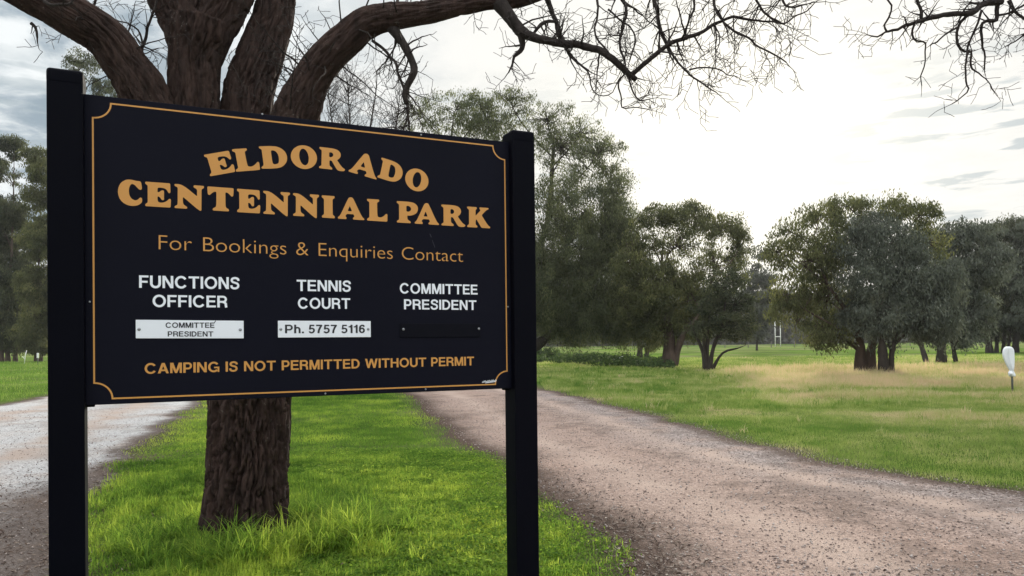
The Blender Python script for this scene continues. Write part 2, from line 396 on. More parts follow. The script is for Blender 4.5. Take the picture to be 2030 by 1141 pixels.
x, y = scatter(360000, -5.6, 1.2, 4.3, 9.6, d_verge, .9)
clov = fbm(xy0(x, y, .55), 3, 60); cl2 = fbm(xy0(x, y, 6.5), 3, 61); cl3 = fbm(xy0(x, y, 2.2), 3, 62)
longg = np.clip(1.25 - np.hypot((x - TB.x - .45) / 1.5, (y - TB.y + .55) / 1.0), 0, 1)
lf = np.clip((-x - 1.7) / 1.6, 0, 1)
h = (.026 + .026 * np.clip((clov - .35) * 3, 0, 1) + .03 * longg + .03 * lf) * NR.uniform(.5, 1.5, len(x)) * (.35 + 1.3 * np.clip(cl2 * 1.6 - .3, 0, 1))
yel = .22 * np.clip((7.4 - y) / 1.5, 0, 1) * np.clip(cl3 * 2 - .4, 0, 1)
parts.append(blades(x, y, h, NR.uniform(.004, .008, len(x)), np.abs(NR.normal(.85, .45, len(x))), np.clip(verge_tint(x, y) + (cl2 - .5) * .9 + yel + NR.normal(0, .12, len(x)), 0, 1)))
# clumps of long grass against the trunk
cn = 330
ang = NR.uniform(0, 2 * np.pi, cn); rr_ = .36 + np.abs(NR.normal(0, .27, cn))
tx = TB.x + .12 + np.cos(ang) * rr_ * (1.15 + .3 * (np.cos(ang) > 0)); ty = TB.y - .12 + np.sin(ang) * rr_ * .9
k = 30
big_ = np.repeat(NR.uniform(.55, 1.25, cn) * np.where(tx > TB.x + .1, 1.2, .75), k)
x = np.repeat(tx, k) + NR.normal(0, .03, cn * k); y = np.repeat(ty, k) + NR.normal(0, .03, cn * k); tc_ = np.repeat(NR.normal(0, .16, cn), k)
ok = (np.hypot(x - TB.x, y - TB.y) > .33) & (d_verge(x, y) > .2); x, y, big_, tc_ = x[ok], y[ok], big_[ok], tc_[ok]
parts.append(arching(x, y, NR.uniform(.10, .29, len(x)) * big_, NR.uniform(.005, .010, len(x)), np.clip(np.abs(NR.normal(.8, .35, len(x))), .1, 1.5), np.clip(verge_tint(x, y) + .12 + tc_, 0, 1)))
# scattered longer tufts through the near grass
cn = 900; tx = NR.uniform(-4.4, .9, cn); ty = NR.uniform(4.4, 9.5, cn); ok = (d_verge(tx, ty) > .1) & (tx < -.9) & (fbm(xy0(tx, ty, .9), 3, 64) > .47); tx, ty = tx[ok], ty[ok]; cn = len(tx); k = 22
x = np.repeat(tx, k) + NR.normal(0, .04, cn * k); y = np.repeat(ty, k) + NR.normal(0, .04, cn * k)
parts.append(arching(x, y, NR.uniform(.04, .10, len(x)), NR.uniform(.004, .008, len(x)), np.clip(np.abs(NR.normal(.8, .35, len(x))), .1, 1.5), np.clip(verge_tint(x, y) + np.repeat(NR.normal(.06, .2, cn), k), 0, 1)))
x, y = scatter(230000, -9.5, .9, 9.6, 30, d_verge, .9, 1.5)
c2_ = fbm(xy0(x, y, 4.0), 3, 63); lfy = np.clip(1 - (x - edge(LL, y)) / 1.6, 0, 1)
parts.append(blades(x, y, NR.uniform(.025, .07, len(x)) * (.4 + 1.2 * c2_) * (1 + .5 * np.clip((y - 12) / 15, 0, 1)), NR.uniform(.006, .010, len(x)) * (y / 11), np.abs(NR.normal(.8, .4, len(x))), np.clip(verge_tint(x, y) - .02 + (c2_ - .5) * .8 + .45 * lfy, 0, 1), 1))
V, f_, s_, t_ = join(parts)
tag(link('grass', mesh_np('grass', V, f_, s_, {'tint': t_}, M['grass'])), kind='stuff')
# clover leaves, flat and small
x, y = scatter(190000, -4.6, 1.1, 4.4, 10.5, d_verge, .8)
kc = NR.random(len(x)) < np.clip((.60 - fbm(xy0(x, y, .55), 3, 60)) * 5, .08, 1) * np.clip((x + 3.2) / 1.4, .1, 1); x, y = x[kc], y[kc]
n = len(x); z = NR.uniform(.015, .045, n) * (.5 + fbm(xy0(x, y, 7), 2, 65)); r_ = NR.uniform(.006, .0115, n) * 1.15; a0 = NR.uniform(0, 6.28, n); tl = NR.normal(0, .35, (2, n))
vs = []
for k in range(4):
    a = a0 + k * np.pi / 2; dx, dy = np.cos(a) * r_, np.sin(a) * r_
    vs.append(np.stack([x + dx, y + dy, z + dx * tl[0] + dy * tl[1]], 1))
V = np.stack(vs, 1).reshape(-1, 3)
tag(link('clover', mesh_np('clover', V, np.arange(4 * n), np.arange(n) * 4, {'tint': np.repeat(np.clip(NR.normal(.36, .17, n) + (fbm(xy0(x, y, 3), 3, 66) - .5) * .8, 0, 1), 4)}, M['grass'])), kind='stuff')
# field grass right of the road, left of the pale track
parts = []
for n, a, b_, p, hh, ww in ((130000, 6.3, 16, 1.25, .085, .006), (110000, 16, 30, 1.2, .15, .013), (80000, 30, 62, 1.2, .2, .03)):
    x, y = scatter(n * 2, -4 if a > 20 else 1, b_ * .74 + 1, a, b_, d_right, .7, p)
    dd = dryness(x, y); tall = np.clip((dd - .35) * 2, 0, 1)
    f = fbm(xy0(x, y, .9), 4, 71)
    tt = np.clip(.34 + (f - .5) * 1.0 + (fbm(xy0(x, y, 3.5), 3, 73) - .5) * .6 + .66 * dd + NR.normal(0, .12, len(x)), 0, 1)
    parts.append(blades(x, y, hh * NR.uniform(.4, 1.3, len(x)) * (.6 + 1.1 * tall) * (.2 + 1.6 * fbm(xy0(x, y, 1.7), 3, 74)), ww * NR.uniform(.7, 1.4, len(x)), np.abs(NR.normal(.5, .35, len(x))), tt, 1))
cn = 2600; ty = 7 + 33 * NR.random(cn) ** 1.3; tx = NR.uniform(.5, 30, cn); ok = (d_right(tx, ty) > .2) & (tx < ty * .74 + 1) & (fbm(xy0(tx, ty, .35), 3, 75) > .44); tx, ty = tx[ok], ty[ok]; cn = len(tx); k = 16
x = np.repeat(tx, k) + NR.normal(0, .06, cn * k); y = np.repeat(ty, k) + NR.normal(0, .06, cn * k)
parts.append(arching(x, y, NR.uniform(.08, .26, len(x)) * np.clip((y - 4) / 12, .35, 1), NR.uniform(.006, .012, len(x)) * np.maximum(1, y / 12), np.clip(np.abs(NR.normal(.7, .35, len(x))), .1, 1.5), np.clip(.24 + .7 * dryness(x, y) * np.clip((y - 8) / 8, 0, 1) + np.repeat(NR.normal(.02, .22, cn), k), 0, 1)))
x, y = scatter(90000, -60, -9, 19, 75, d_left, .8, 1.3)
f = fbm(xy0(x, y, .6), 4, 72)
parts.append(blades(x, y, .10 * NR.uniform(.5, 1.3, len(x)) * (1 + y / 60), .012 * (y / 22) * NR.uniform(.7, 1.3, len(x)), np.abs(NR.normal(.5, .3, len(x))), np.clip(.12 + (f - .5) * .7 + NR.normal(0, .1, len(x)), 0, 1), 1))
V, f_, s_, t_ = join(parts)
tag(link('field_grass', mesh_np('field grass', V, f_, s_, {'tint': t_}, M['dry'])), kind='stuff')

# loose stones
M['stones'] = leaf_mat('loose stones', (.13, .098, .085), (.28, .225, .20), (.46, .41, .38), 0.0, rough=.9)
def stones(n, xa, xb, ya, yb, inside, smin, smax, pw=1.6):
    y = ya + (yb - ya) * NR.random(n) ** pw; x = NR.uniform(xa, xb, n); k = inside(x, y); x, y = x[k], y[k]; n = len(x)
    s = smin * (smax / smin) ** (NR.random(n) ** 2.2)
    base = np.array([[1, 0, 0], [0, 1, 0], [-1, 0, 0], [0, -1, 0], [0, 0, .7], [0, 0, -.5]])
    V = base[None] * s[:, None, None] * NR.uniform(.55, 1.2, (n, 6, 1))
    a = NR.uniform(0, 6.28, n); c_, s2 = np.cos(a), np.sin(a)
    X = V[:, :, 0] * c_[:, None] - V[:, :, 1] * s2[:, None]; Y = V[:, :, 0] * s2[:, None] + V[:, :, 1] * c_[:, None]
    V = np.stack([X + x[:, None], Y + y[:, None], V[:, :, 2] + .004 + s[:, None] * .25], 2).reshape(-1, 3)
    tri = np.array([[0, 1, 4], [1, 2, 4], [2, 3, 4], [3, 0, 4], [1, 0, 5], [2, 1, 5], [3, 2, 5], [0, 3, 5]]).ravel()
    f = (np.arange(n)[:, None] * 6 + tri).ravel()
    return V, f, np.arange(n * 8) * 3, np.repeat(NR.random(n), 6)
onR = lambda x, y: (x > edge(RL, y) - .02) & (x < edge(RR, y) + .35) & (np.abs(x) < .74 * y + .5)
onL = lambda x, y: (x < edge(LL, y) + .12) & (x > edge(LF, y)) & (np.abs(x) < .74 * y + .5)
V, f_, s_, t_ = join([stones(95000, -4, 7, 4.5, 20, onR, .003, .015), stones(22000, -14, -2.5, 4.5, 18, onL, .005, .016)])
tag(link('gravel', mesh_np('gravel', V, f_, s_, {'tint': t_}, M['stones'])), kind='stuff')
# dead leaves, bark chips and sticks
def litter(n, xa, xb, ya, yb, prob, lmin, lmax, asp, tlo, thi, pw=1.0):
    y = ya + (yb - ya) * NR.random(n) ** pw; x = NR.uniform(xa, xb, n); k = NR.random(n) < prob(x, y); x, y = x[k], y[k]; n = len(x)
    L = lmin * (lmax / lmin) ** NR.random(n) / 2; W = L * NR.uniform(asp[0], asp[1], n); a = NR.uniform(0, 6.28, n)
    z = .008 + NR.random(n) * .018; tl = NR.normal(0, .28, (2, n)); cv = NR.uniform(.0, .5, n) * W
    V = []
    for (u, v, e) in ((-1, 0, 0), (-.2, -1, 1), (1, .1, 0), (.1, 1, 1)):
        dx = u * L * np.cos(a) - v * W * np.sin(a); dy = u * L * np.sin(a) + v * W * np.cos(a)
        V.append(np.stack([x + dx, y + dy, np.maximum(.006, z + dx * tl[0] + dy * tl[1] + e * cv)], 1))
    V = np.stack(V, 1).reshape(-1, 3)
    return V, np.arange(4 * n), np.arange(n) * 4, np.repeat(tlo + (thi - tlo) * NR.random(n) ** 1.6, 4)
nz = lambda x, y, s: fbm(xy0(x, y, s), 4, 91)
pR = lambda x, y: np.clip(1 - np.abs(x - edge(RL, y) - .25) / .55, 0, 1) * np.clip((11 - y) / 4, 0, 1) * np.clip(nz(x, y, 2.2) * 2 - .3, 0, 1)
pM = lambda x, y: np.where(onR(x, y), np.clip((nz(x, y, 1.1) - .50) * 7, .0, 1), 0) * np.clip((10 - y) / 3.5, .05, 1)
pE = lambda x, y: np.clip(1 - np.abs(x - edge(RR, y) + .1) / .5, 0, 1) * np.clip((12 - y) / 4, 0, 1)
pL = lambda x, y: np.clip(1.35 - np.abs(x - edge(LL, y) + .1 + .6 * np.clip((8.5 - y) / 2, 0, 1)) / (1.0 + .8 * np.clip((8.5 - y) / 2, 0, 1)), 0, 1) * np.clip((12.5 - y) / 4, 0, 1) * np.clip(nz(x, y, 1.6) * 2.2 - .3, 0, 1)
V, f_, s_, t_ = join([litter(900, -4.6, 1, 4.4, 10, lambda x, y: (d_verge(x, y) > .1) * .9, .015, .05, (.15, .5), .2, .9), litter(42000, -1.5, 2.2, 4.4, 11, pR, .018, .07, (.10, .3), 0, .5, 1.4), litter(24000, -1, 7, 4.5, 10, pM, .010, .045, (.06, .3), 0, .8, 1.4),
    litter(9000, 1, 7, 5, 13, pE, .015, .05, (.15, .4), 0, .6), litter(52000, -8.5, -2, 4.4, 13, pL, .014, .05, (.16, .45), .05, .7, 1.4)])
tag(link('leaf_litter', mesh_np('leaf litter', V, f_, s_, {'tint': t_}, M['leaf_litter'])), kind='stuff')

# ------------------------------------------------------------------ tubes
class Tubes:
    def __init__(s): s.V = []; s.F = []; s.S = []; s.n = 0; s.l = 0
    def add(s, pts, rad, k=6, cap=True):
        pts = np.asarray([tuple(p) for p in pts], float); rad = np.asarray(rad, float); n = len(pts)
        T = np.gradient(pts, axis=0); T /= np.linalg.norm(T, axis=1)[:, None] + 1e-9
        ref = np.array([0, 0, 1.0]) if abs(T[0, 2]) < .8 else np.array([1.0, 0, 0])
        A = np.empty_like(T); a = np.cross(T[0], ref); a /= np.linalg.norm(a)
        for i in range(n):
            a = a - T[i] * np.dot(a, T[i]); a /= np.linalg.norm(a) + 1e-9; A[i] = a
        B = np.cross(T, A)
        th = np.arange(k) / k * 2 * np.pi
        V = pts[:, None] + rad[:, None, None] * (np.cos(th)[None, :, None] * A[:, None] + np.sin(th)[None, :, None] * B[:, None])
        s.V.append(V.reshape(-1, 3))
        i = np.arange(n * k).reshape(n, k); j = np.roll(i, -1, 1)
        q = np.stack([i[:-1], j[:-1], j[1:], i[1:]], -1).reshape(-1, 4) + s.n
        s.F.append(q.ravel()); s.S.append(np.arange(len(q)) * 4 + s.l); s.l += q.size
        if cap:
            for ring in (i[0][::-1], i[-1]):
                s.F.append(ring + s.n); s.S.append(np.array([s.l])); s.l += k
        s.n += n * k
    def mesh(s, name, mat, loc=(0, 0, 0), smooth=True):
        return mesh_np(name, np.concatenate(s.V) - np.array(loc), np.concatenate(s.F), np.concatenate(s.S), None, mat, smooth)
def spline(pts, rad, step):
    """Catmull-Rom through the points, resampled about every step metres"""
    p = np.array([tuple(v) for v in pts], float); r = np.array(rad, float)
    p = np.vstack([2 * p[0] - p[1], p, 2 * p[-1] - p[-2]]); r = np.concatenate([[r[0]], r, [r[-1]]])
    op, orr = [], []
    for i in range(1, len(p) - 2):
        n = max(2, int(np.linalg.norm(p[i + 1] - p[i]) / step)); t = np.arange(n) / n; t = t[:, None]
        a, b_, c, d = p[i - 1], p[i], p[i + 1], p[i + 2]
        op.append(.5 * (2 * b_ + (c - a) * t + (2 * a - 5 * b_ + 4 * c - d) * t ** 2 + (3 * b_ - a - 3 * c + d) * t ** 3))
        orr.append(r[i] + (r[i + 1] - r[i]) * (t[:, 0] ** 2 * (3 - 2 * t[:, 0])))
    op.append(p[-2][None]); orr.append(r[-2:-1])
    return np.concatenate(op), np.concatenate(orr)
def bark_tube(pts, rad, seed, amp=.02, step=.022, k=150, loc=(0, 0, 0), flare=None, lump=.022):
    p, r = spline(pts, rad, step); n = len(p)
    T = np.gradient(p, axis=0); T /= np.linalg.norm(T, axis=1)[:, None]
    A = np.empty_like(T); a = np.cross(T[0], [0, 1.0, 0.05]); a /= np.linalg.norm(a)
    for i in range(n):
        a = a - T[i] * np.dot(a, T[i]); a /= np.linalg.norm(a); A[i] = a
    B = np.cross(T, A); s = np.concatenate([[0], np.cumsum(np.linalg.norm(np.diff(p, axis=0), axis=1))])
    th = np.arange(k) / k * 2 * np.pi
    ct, stn = np.cos(th), np.sin(th)
    rr = np.repeat(r[:, None], k, 1); ss = np.repeat(s[:, None], k, 1)
    q = np.stack([(ct[None] * rr).ravel(), (stn[None] * rr).ravel(), ss.ravel()], 1)
    big = fbm(q * np.array([3.2, 3.2, 1.6]), 3, seed + 5) - .5
    warp = (fbm(q * np.array([7, 7, 4]), 2, seed + 9) - .5)[:, None] * np.array([.05, .05, 0])
    q2 = q + warp
    a1 = 1 - np.abs(2 * fbm(q2 * np.array([21, 21, 3.2]), 3, seed, .55) - 1)
    a2 = 1 - np.abs(2 * fbm(q2 * np.array([48, 48, 9]), 3, seed + 20, .55) - 1)
    crack = np.clip((fbm(q2 * np.array([22, 22, 16]), 2, seed + 40) - .60) * 5, 0, 1)
    d = -amp * 1.5 * np.clip((a1 - .80) / .17, 0, 1) - amp * .75 * np.clip((a2 - .82) / .16, 0, 1) - amp * .3 * crack + amp * .5 * (fbm(q2 * np.array([30, 30, 9]), 2, seed + 60) - .5) + amp * .3
    sc = np.clip(rr.ravel() / .2, .25, 1.1)
    d = d * sc + big * lump * rr.ravel() * 2
    Rr = (rr.ravel() + d).reshape(n, k)
    if flare is not None: Rr = Rr * flare(s, th)
    V = p[:, None] + Rr[:, :, None] * (ct[None, :, None] * A[:, None] + stn[None, :, None] * B[:, None])
    i = np.arange(n * k).reshape(n, k); j = np.roll(i, -1, 1)
    f = np.stack([i[:-1], j[:-1], j[1:], i[1:]], -1).reshape(-1, 4)
    fl = np.concatenate([f.ravel(), i[0][::-1], i[-1]]); st = np.concatenate([np.arange(len(f)) * 4, [f.size, f.size + k]])
    return mesh_np('bark', V.reshape(-1, 3) - np.array(loc), fl, st, None, M['bark'], True)

# ------------------------------------------------------------------ the big bare tree behind the board
D0 = TB.y
def px2m(w_, y): return w_ * y / F
def trace(pts, y=None):                # (px, py, width px, depth offset)
    return [P(a, b_, D0 + d) for a, b_, w_, d in pts], [px2m(w_, D0 + d) / 2 for a, b_, w_, d in pts]
big = thing('bare_tree', TB, 'big leafless tree with furrowed brown trunk standing right behind the dark sign', 'tree')
tp, tr = trace([(484, 1085, 172, .0), (486, 1062, 166, .0), (489, 1010, 158, 0), (493, 900, 153, 0), (496, 800, 152, 0), (494, 700, 158, 0), (485, 600, 176, 0), (475, 500, 215, 0), (465, 420, 255, .0), (462, 370, 250, 0)])
def flare(s, th):
    e = np.exp(-s / .22)[:, None]; return 1 + e * (.05 + .07 * np.sin(3 * th + .6) + .05 * np.sin(5 * th))[None]
link('trunk', bark_tube(tp, tr, 3, .027, .014, 300, TB, flare), big)
limbsA = [(430, 560, 120, -.05), (370, 400, 120, -.10), (318, 265, 112, -.14), (284, 182, 99, -.2), (250, 130, 88, -.25), (212, 78, 86, -.3), (150, 36, 84, -.4), (80, -2, 78, -.5), (0, -42, 70, -.65), (-90, -95, 62, -.8)]
limbsB = [(455, 560, 130, .02), (420, 400, 112, .0), (392, 280, 106, 0), (385, 190, 100, 0), (386, 114, 101, .0), (393, 68, 122, .0), (396, 44, 124, 0)]
limbsB1 = [(384, 150, 80, .0), (370, 68, 84, 0), (356, 26, 92, .02), (346, -6, 104, .04), (324, -64, 96, .06), (298, -140, 70, .1), (262, -230, 58, .1)]
limbsB2 = [(388, 150, 80, .03), (417, 68, 84, .06), (438, 28, 90, .1), (447, -4, 102, .12), (474, -64, 92, .2), (494, -140, 66, .3), (500, -230, 54, .4)]
limbsC = [(495, 560, 120, .10), (490, 400, 114, .16), (486, 280, 104, .2), (491, 200, 101, .24), (499, 160, 97, .26), (513, 121, 92, .28), (530, 72, 86, .32), (541, 40, 81, .34), (547, 0, 79, .36), (563, -80, 70, .4), (588, -180, 58, .5), (600, -260, 45, .6)]
limbsD = [(515, 560, 130, -.02), (545, 400, 120, -.05), (575, 280, 104, -.08), (592, 215, 92, -.10), (622, 150, 74, -.12), (655, 106, 70, -.14), (694, 72, 68, -.15), (722, 48, 64, -.15), (765, 34, 56, -.15), (845, 24, 46, -.15), (905, 12, 40, -.12), (965, 1, 38, -.1), (1030, -4, 36, -.05), (1100, -30, 30, 0), (1180, -80, 26, .05), (1300, -120, 24, .1), (1450, -135, 21, .1), (1650, -115, 19, .1), (1820, -72, 17, .1), (1930, -26, 15, .05), (1987, 2, 14, 0)]
for i, L in enumerate((limbsA, limbsB, limbsB1, limbsB2, limbsC, limbsD)):
    a, b_ = trace(L); b_ = [q_ * .96 for q_ in b_]
    link('limb', bark_tube(a, b_, 50 + 13 * i, .019 if i < 5 else .016, .018, 220 if i != 5 else 150, TB), big)

TW = Tubes()
twig_count = [0]
def rnd_dir(): 
    v = Vector((R.gauss(0, 1), R.gauss(0, .8), R.gauss(0, 1))); return v.normalized()
def twig(p, d, L, r, lev, k=5, kink=.36, droop=-.02):
    twig_count[0] += 1
    seg = max(.028, min(.075, L / 7)); n = max(3, int(L / seg)); pts = [p.copy()]; rad = [r]
    kids = []
    zz_ = 1
    for i in range(n):
        zz_ = -zz_
        side = d.cross(Vector((0, 1, .2))).normalized()
        d = (d + side * zz_ * kink * R.uniform(.2, 1) * .6 + rnd_dir() * kink * .45 + Vector((0, 0, droop))).normalized()
        p = p + d * seg * R.uniform(.7, 1.3); pts.append(p.copy()); f = 1 - (i + 1) / n
        rad.append(max(.0021, r * (.22 + .78 * f)))
        if lev > 0 and R.random() < (.58 if lev > 1 else .40) and i > 0:
            s = d.cross(rnd_dir()).normalized()
            kids.append((p.copy(), (d * R.uniform(.3, .9) + s).normalized(), L * R.uniform(.22, .5) * (.5 + .5 * f), max(.0021, rad[-1] * .62)))
    TW.add(pts, rad, k if r > .006 else 3, cap=False)
    for a in kids: twig(a[0], a[1], max(.05, a[2]), a[3], lev - 1, 4, kink, droop)
def traced_branch(L, step=.03, k=10, twigs=10, tl=.35, lev=2, rough=.04, tr_=None, bias=None):
    twigs = int(twigs * 1.05)
    a, b_ = trace(L); p, r = spline(a, b_, step)
    n = len(p); jit = (np.stack([fbm(np.stack([np.arange(n) * .35, np.full(n, q * 7.7 + L[0][0]), np.zeros(n)], 1), 3, 80 + q) for q in range(3)], 1) - .5) * rough
    jit *= np.clip(np.arange(n) / 6, 0, 1)[:, None]
    p = p + jit; r = r * (1 + .25 * (fbm(np.stack([np.arange(n) * .8, np.full(n, L[0][1]), np.zeros(n)], 1), 2, 99) - .5))
    TW.add(p, r, k)
    for _ in range(twigs):
        i = R.randrange(max(1, int(n * .12)), n)
        T = Vector(p[min(i + 1, n - 1)] - p[max(0, i - 1)]).normalized()
        s = T.cross(rnd_dir()).normalized()
        if bias is not None: s = (s + bias * .7).normalized()
        twig(Vector(p[i]), (T * R.uniform(-.1, .8) + s).normalized(), tl * R.uniform(.35, 1.15), min(r[i] * .55, .0085 if tr_ is None else tr_), lev)
    e = Vector(p[-1] - p[-2]).normalized()
    if r[-1] < .012: twig(Vector(p[-1]), e, tl * .8, r[-1] * .9, lev)
UP = Vector((0, 0, 1)); DN = Vector((0, 0, -1))
# secondary branches, each followed from the photograph
traced_branch([(990, 6, 30, -.1), (1010, 32, 26, -.12), (1034, 62, 23, -.15), (1062, 76, 18, -.2), (1108, 84, 15.5, -.25), (1150, 90, 15, -.3), (1200, 104, 14, -.35), (1228, 127, 13, -.38), (1253, 148, 12, -.4), (1262, 156, 9, -.4)], twigs=16, tl=.42)
traced_branch([(1253, 148, 9, -.4), (1275, 128, 9, -.42), (1300, 108, 9, -.45), (1324, 90, 8.5, -.48), (1350, 78, 8, -.5), (1376, 72, 7.5, -.5), (1400, 56, 7, -.5), (1432, 42, 6.2, -.52), (1456, 33, 5.4, -.55), (1484, 38, 4.6, -.58), (1520, 42, 3.6, -.6), (1536, 43, 2.6, -.6)], twigs=26, tl=.40)
traced_branch([(1082, -10, 12, -.0), (1094, 22, 9.5, -.05), (1104, 54, 8.5, -.1), (1118, 82, 8, -.2), (1128, 102, 7, -.26), (1139, 120, 6, -.3), (1150, 129, 4, -.3)], twigs=12, tl=.3)
traced_branch([(1108, 44, 5, -.1), (1090, 42, 7, -.1), (1074, 48, 7, -.1), (1060, 62, 6, -.15)], twigs=5, tl=.25)
traced_branch([(1032, 66, 15, -.15), (1036, 88, 12, -.15), (1032, 102, 10, -.15), (1022, 114, 6.5, -.15), (1014, 130, 4.5, -.15), (1008, 144, 2.6, -.15)], twigs=7, tl=.22)
traced_branch([(774, 52, 22, -.15), (786, 66, 20, -.17), (800, 86, 16.5, -.2), (812, 112, 15, -.22), (822, 134, 14.5, -.24), (818, 150, 14, -.25), (806, 172, 12.5, -.25), (801, 190, 13, -.25), (806, 206, 9, -.25)], twigs=12, tl=.34, rough=.02)
traced_branch([(806, 200, 7, -.25), (810, 222, 5, -.25), (806, 240, 4, -.25), (800, 262, 3, -.25)], twigs=6, tl=.24)
traced_branch([(738, 80, 6, -.12), (762, 98, 6, -.15), (779, 122, 5.6, -.2), (789, 152, 5.2, -.22), (800, 182, 5, -.22), (806, 215, 5, -.22), (809, 256, 4, -.22)], twigs=12, tl=.35)
traced_branch([(1218, -30, 9, -.2), (1232, -2, 8, -.25), (1240, 20, 6.5, -.3), (1236, 60, 5.5, -.33), (1228, 92, 4.6, -.36), (1238, 124, 4, -.38)], twigs=14, tl=.32)
traced_branch([(1290, -40, 9, -.3), (1296, 2, 8, -.35), (1306, 38, 7, -.4), (1314, 70, 7, -.45), (1322, 90, 6, -.47)], twigs=12, tl=.3)
traced_branch([(1412, -40, 7, -.4), (1418, 0, 6, -.45), (1424, 24, 5, -.5), (1430, 42, 4.6, -.52)], twigs=10, tl=.34)
traced_branch([(1434, 44, 4.8, -.52), (1462, 66, 4.4, -.55), (1496, 86, 4, -.57), (1522, 104, 3.4, -.6), (1544, 114, 3, -.6), (1558, 122, 2.4, -.6)], twigs=13, tl=.30)
traced_branch([(1326, 94, 5, -.47), (1340, 118, 4.6, -.5), (1362, 142, 4.2, -.52), (1382, 160, 3.6, -.55), (1402, 174, 3, -.57), (1420, 184, 2.2, -.6)], twigs=12, tl=.28)
traced_branch([(1366, 138, 3.4, -.52), (1394, 132, 3, -.55), (1424, 138, 2.6, -.57), (1446, 150, 2.2, -.6), (1464, 153, 2, -.6)], twigs=8, tl=.2)
traced_branch([(1240, 144, 4, -.4), (1226, 164, 3.6, -.4), (1230, 186, 3, -.4), (1236, 210, 2.6, -.4), (1262, 213, 2.2, -.4), (1284, 216, 1.8, -.4)], twigs=6, tl=.22)
traced_branch([(1244, 150, 4, -.4), (1254, 176, 3.4, -.42), (1266, 196, 2.8, -.44), (1286, 194, 2, -.45)], twigs=6, tl=.22)
traced_branch([(1150, 128, 3.4, -.3), (1166, 142, 3, -.3), (1170, 166, 2.6, -.3), (1178, 184, 2.4, -.3), (1196, 192, 2, -.3), (1212, 182, 2, -.3), (1226, 160, 2, -.35)], twigs=7, tl=.22)
traced_branch([(1180, -20, 5, -.2), (1186, 22, 4.6, -.24), (1176, 62, 4, -.27), (1190, 82, 4, -.3), (1204, 104, 3.6, -.33)], twigs=12, tl=.34)
traced_branch([(1206, 18, 4, -.2), (1232, 42, 3.6, -.24), (1252, 56, 3.4, -.28), (1262, 76, 3.4, -.3), (1256, 96, 3, -.33), (1246, 120, 3, -.36)], twigs=10, tl=.3)
traced_branch([(1380, -30, 5, -.4), (1372, 16, 4.6, -.42), (1366, 44, 4, -.45), (1358, 70, 4, -.48)], twigs=8, tl=.26)
traced_branch([(1486, -30, 6, -.5), (1498, 0, 5, -.55), (1520, 30, 4.4, -.58), (1556, 48, 3.2, -.6), (1574, 36, 3, -.6), (1602, 20, 2.4, -.6), (1612, 4, 2, -.6)], twigs=12, tl=.36)
traced_branch([(1540, -40, 6, -.5), (1550, -6, 5, -.52), (1566, 14, 4, -.55), (1590, 10, 3, -.55)], twigs=9, tl=.36)
# drooping branch in the top right corner
traced_branch([(1987, 2, 14, 0), (1951, 7, 12, 0), (1928, 23, 11, -.02), (1873, 30, 9.5, -.04), (1828, 39, 9, -.06), (1805, 47, 7, -.08), (1782, 57, 5.5, -.1), (1758, 62, 4, -.1), (1742, 74, 3, -.1), (1722, 69, 2, -.1)], twigs=20, tl=0.22)
traced_branch([(1758, 62, 4, -.1), (1753, 50, 3.8, -.1), (1764, 34, 3.6, -.12), (1767, 12, 3.4, -.15), (1758, -6, 3, -.18), (1750, -40, 4, -.2)], twigs=3, tl=0.14)
traced_branch([(1826, 40, 7, -.06), (1826, 22, 6, -.06), (1819, 8, 6, -.06), (1812, -14, 6, -.06), (1800, -40, 6, 0)], twigs=7, tl=0.22)
traced_branch([(1814, 44, 5, -.08), (1809, 60, 4.2, -.1), (1812, 76, 4, -.1), (1826, 81, 3.6, -.1), (1838, 86, 3, -.1), (1834, 104, 2.8, -.1), (1832, 130, 2.4, -.1), (1825, 152, 2.2, -.1), (1829, 170, 1.8, -.1)], twigs=9, tl=0.12, lev=1)
traced_branch([(1920, 28, 6, -.02), (1904, 44, 5.4, 0), (1895, 66, 5.2, 0), (1898, 88, 4.8, 0), (1912, 102, 4.6, 0), (1923, 104, 4.2, 0), (1924, 130, 4, 0), (1934, 140, 3, 0), (1950, 152, 2.6, 0), (1958, 164, 2.2, 0), (1972, 182, 1.8, 0)], twigs=14, tl=0.13)
traced_branch([(1898, 54, 4, 0), (1876, 66, 3.4, 0), (1856, 80, 3, 0), (1842, 90, 3, -.05)], twigs=6, tl=0.16)
traced_branch([(1980, 0, 9, 0), (1976, 20, 8, .02), (1976, 40, 8, .02), (1962, 38, 7, .02), (1948, 46, 6, .03), (1942, 70, 5, .04), (1950, 92, 4, .05), (1954, 112, 3.4, .05), (1950, 138, 2.8, .05)], twigs=12, tl=0.16)
traced_branch([(1946, 20, 5, -.02), (1938, 46, 4.4, -.03), (1924, 76, 4, -.03), (1916, 104, 4, -.04), (1915, 140, 3.6, -.04), (1918, 176, 3.2, -.04), (1904, 192, 2.6, -.04), (1886, 204, 1.8, -.04)], twigs=13, tl=0.14)
traced_branch([(2000, 0, 8, .1), (2012, 22, 6, .12), (2030, 40, 5, .15), (2046, 66, 4, .2)], twigs=9, tl=0.24)
traced_branch([(1978, 30, 4.6, .02), (2000, 26, 4.2, .03), (2016, 16, 4, .05), (2040, 6, 5, .1)], twigs=7, tl=0.19)
traced_branch([(2044, 50, 4, .2), (2026, 72, 3.4, .2), (2014, 80, 2.6, .2), (1998, 88, 2, .2)], twigs=7, tl=0.14)
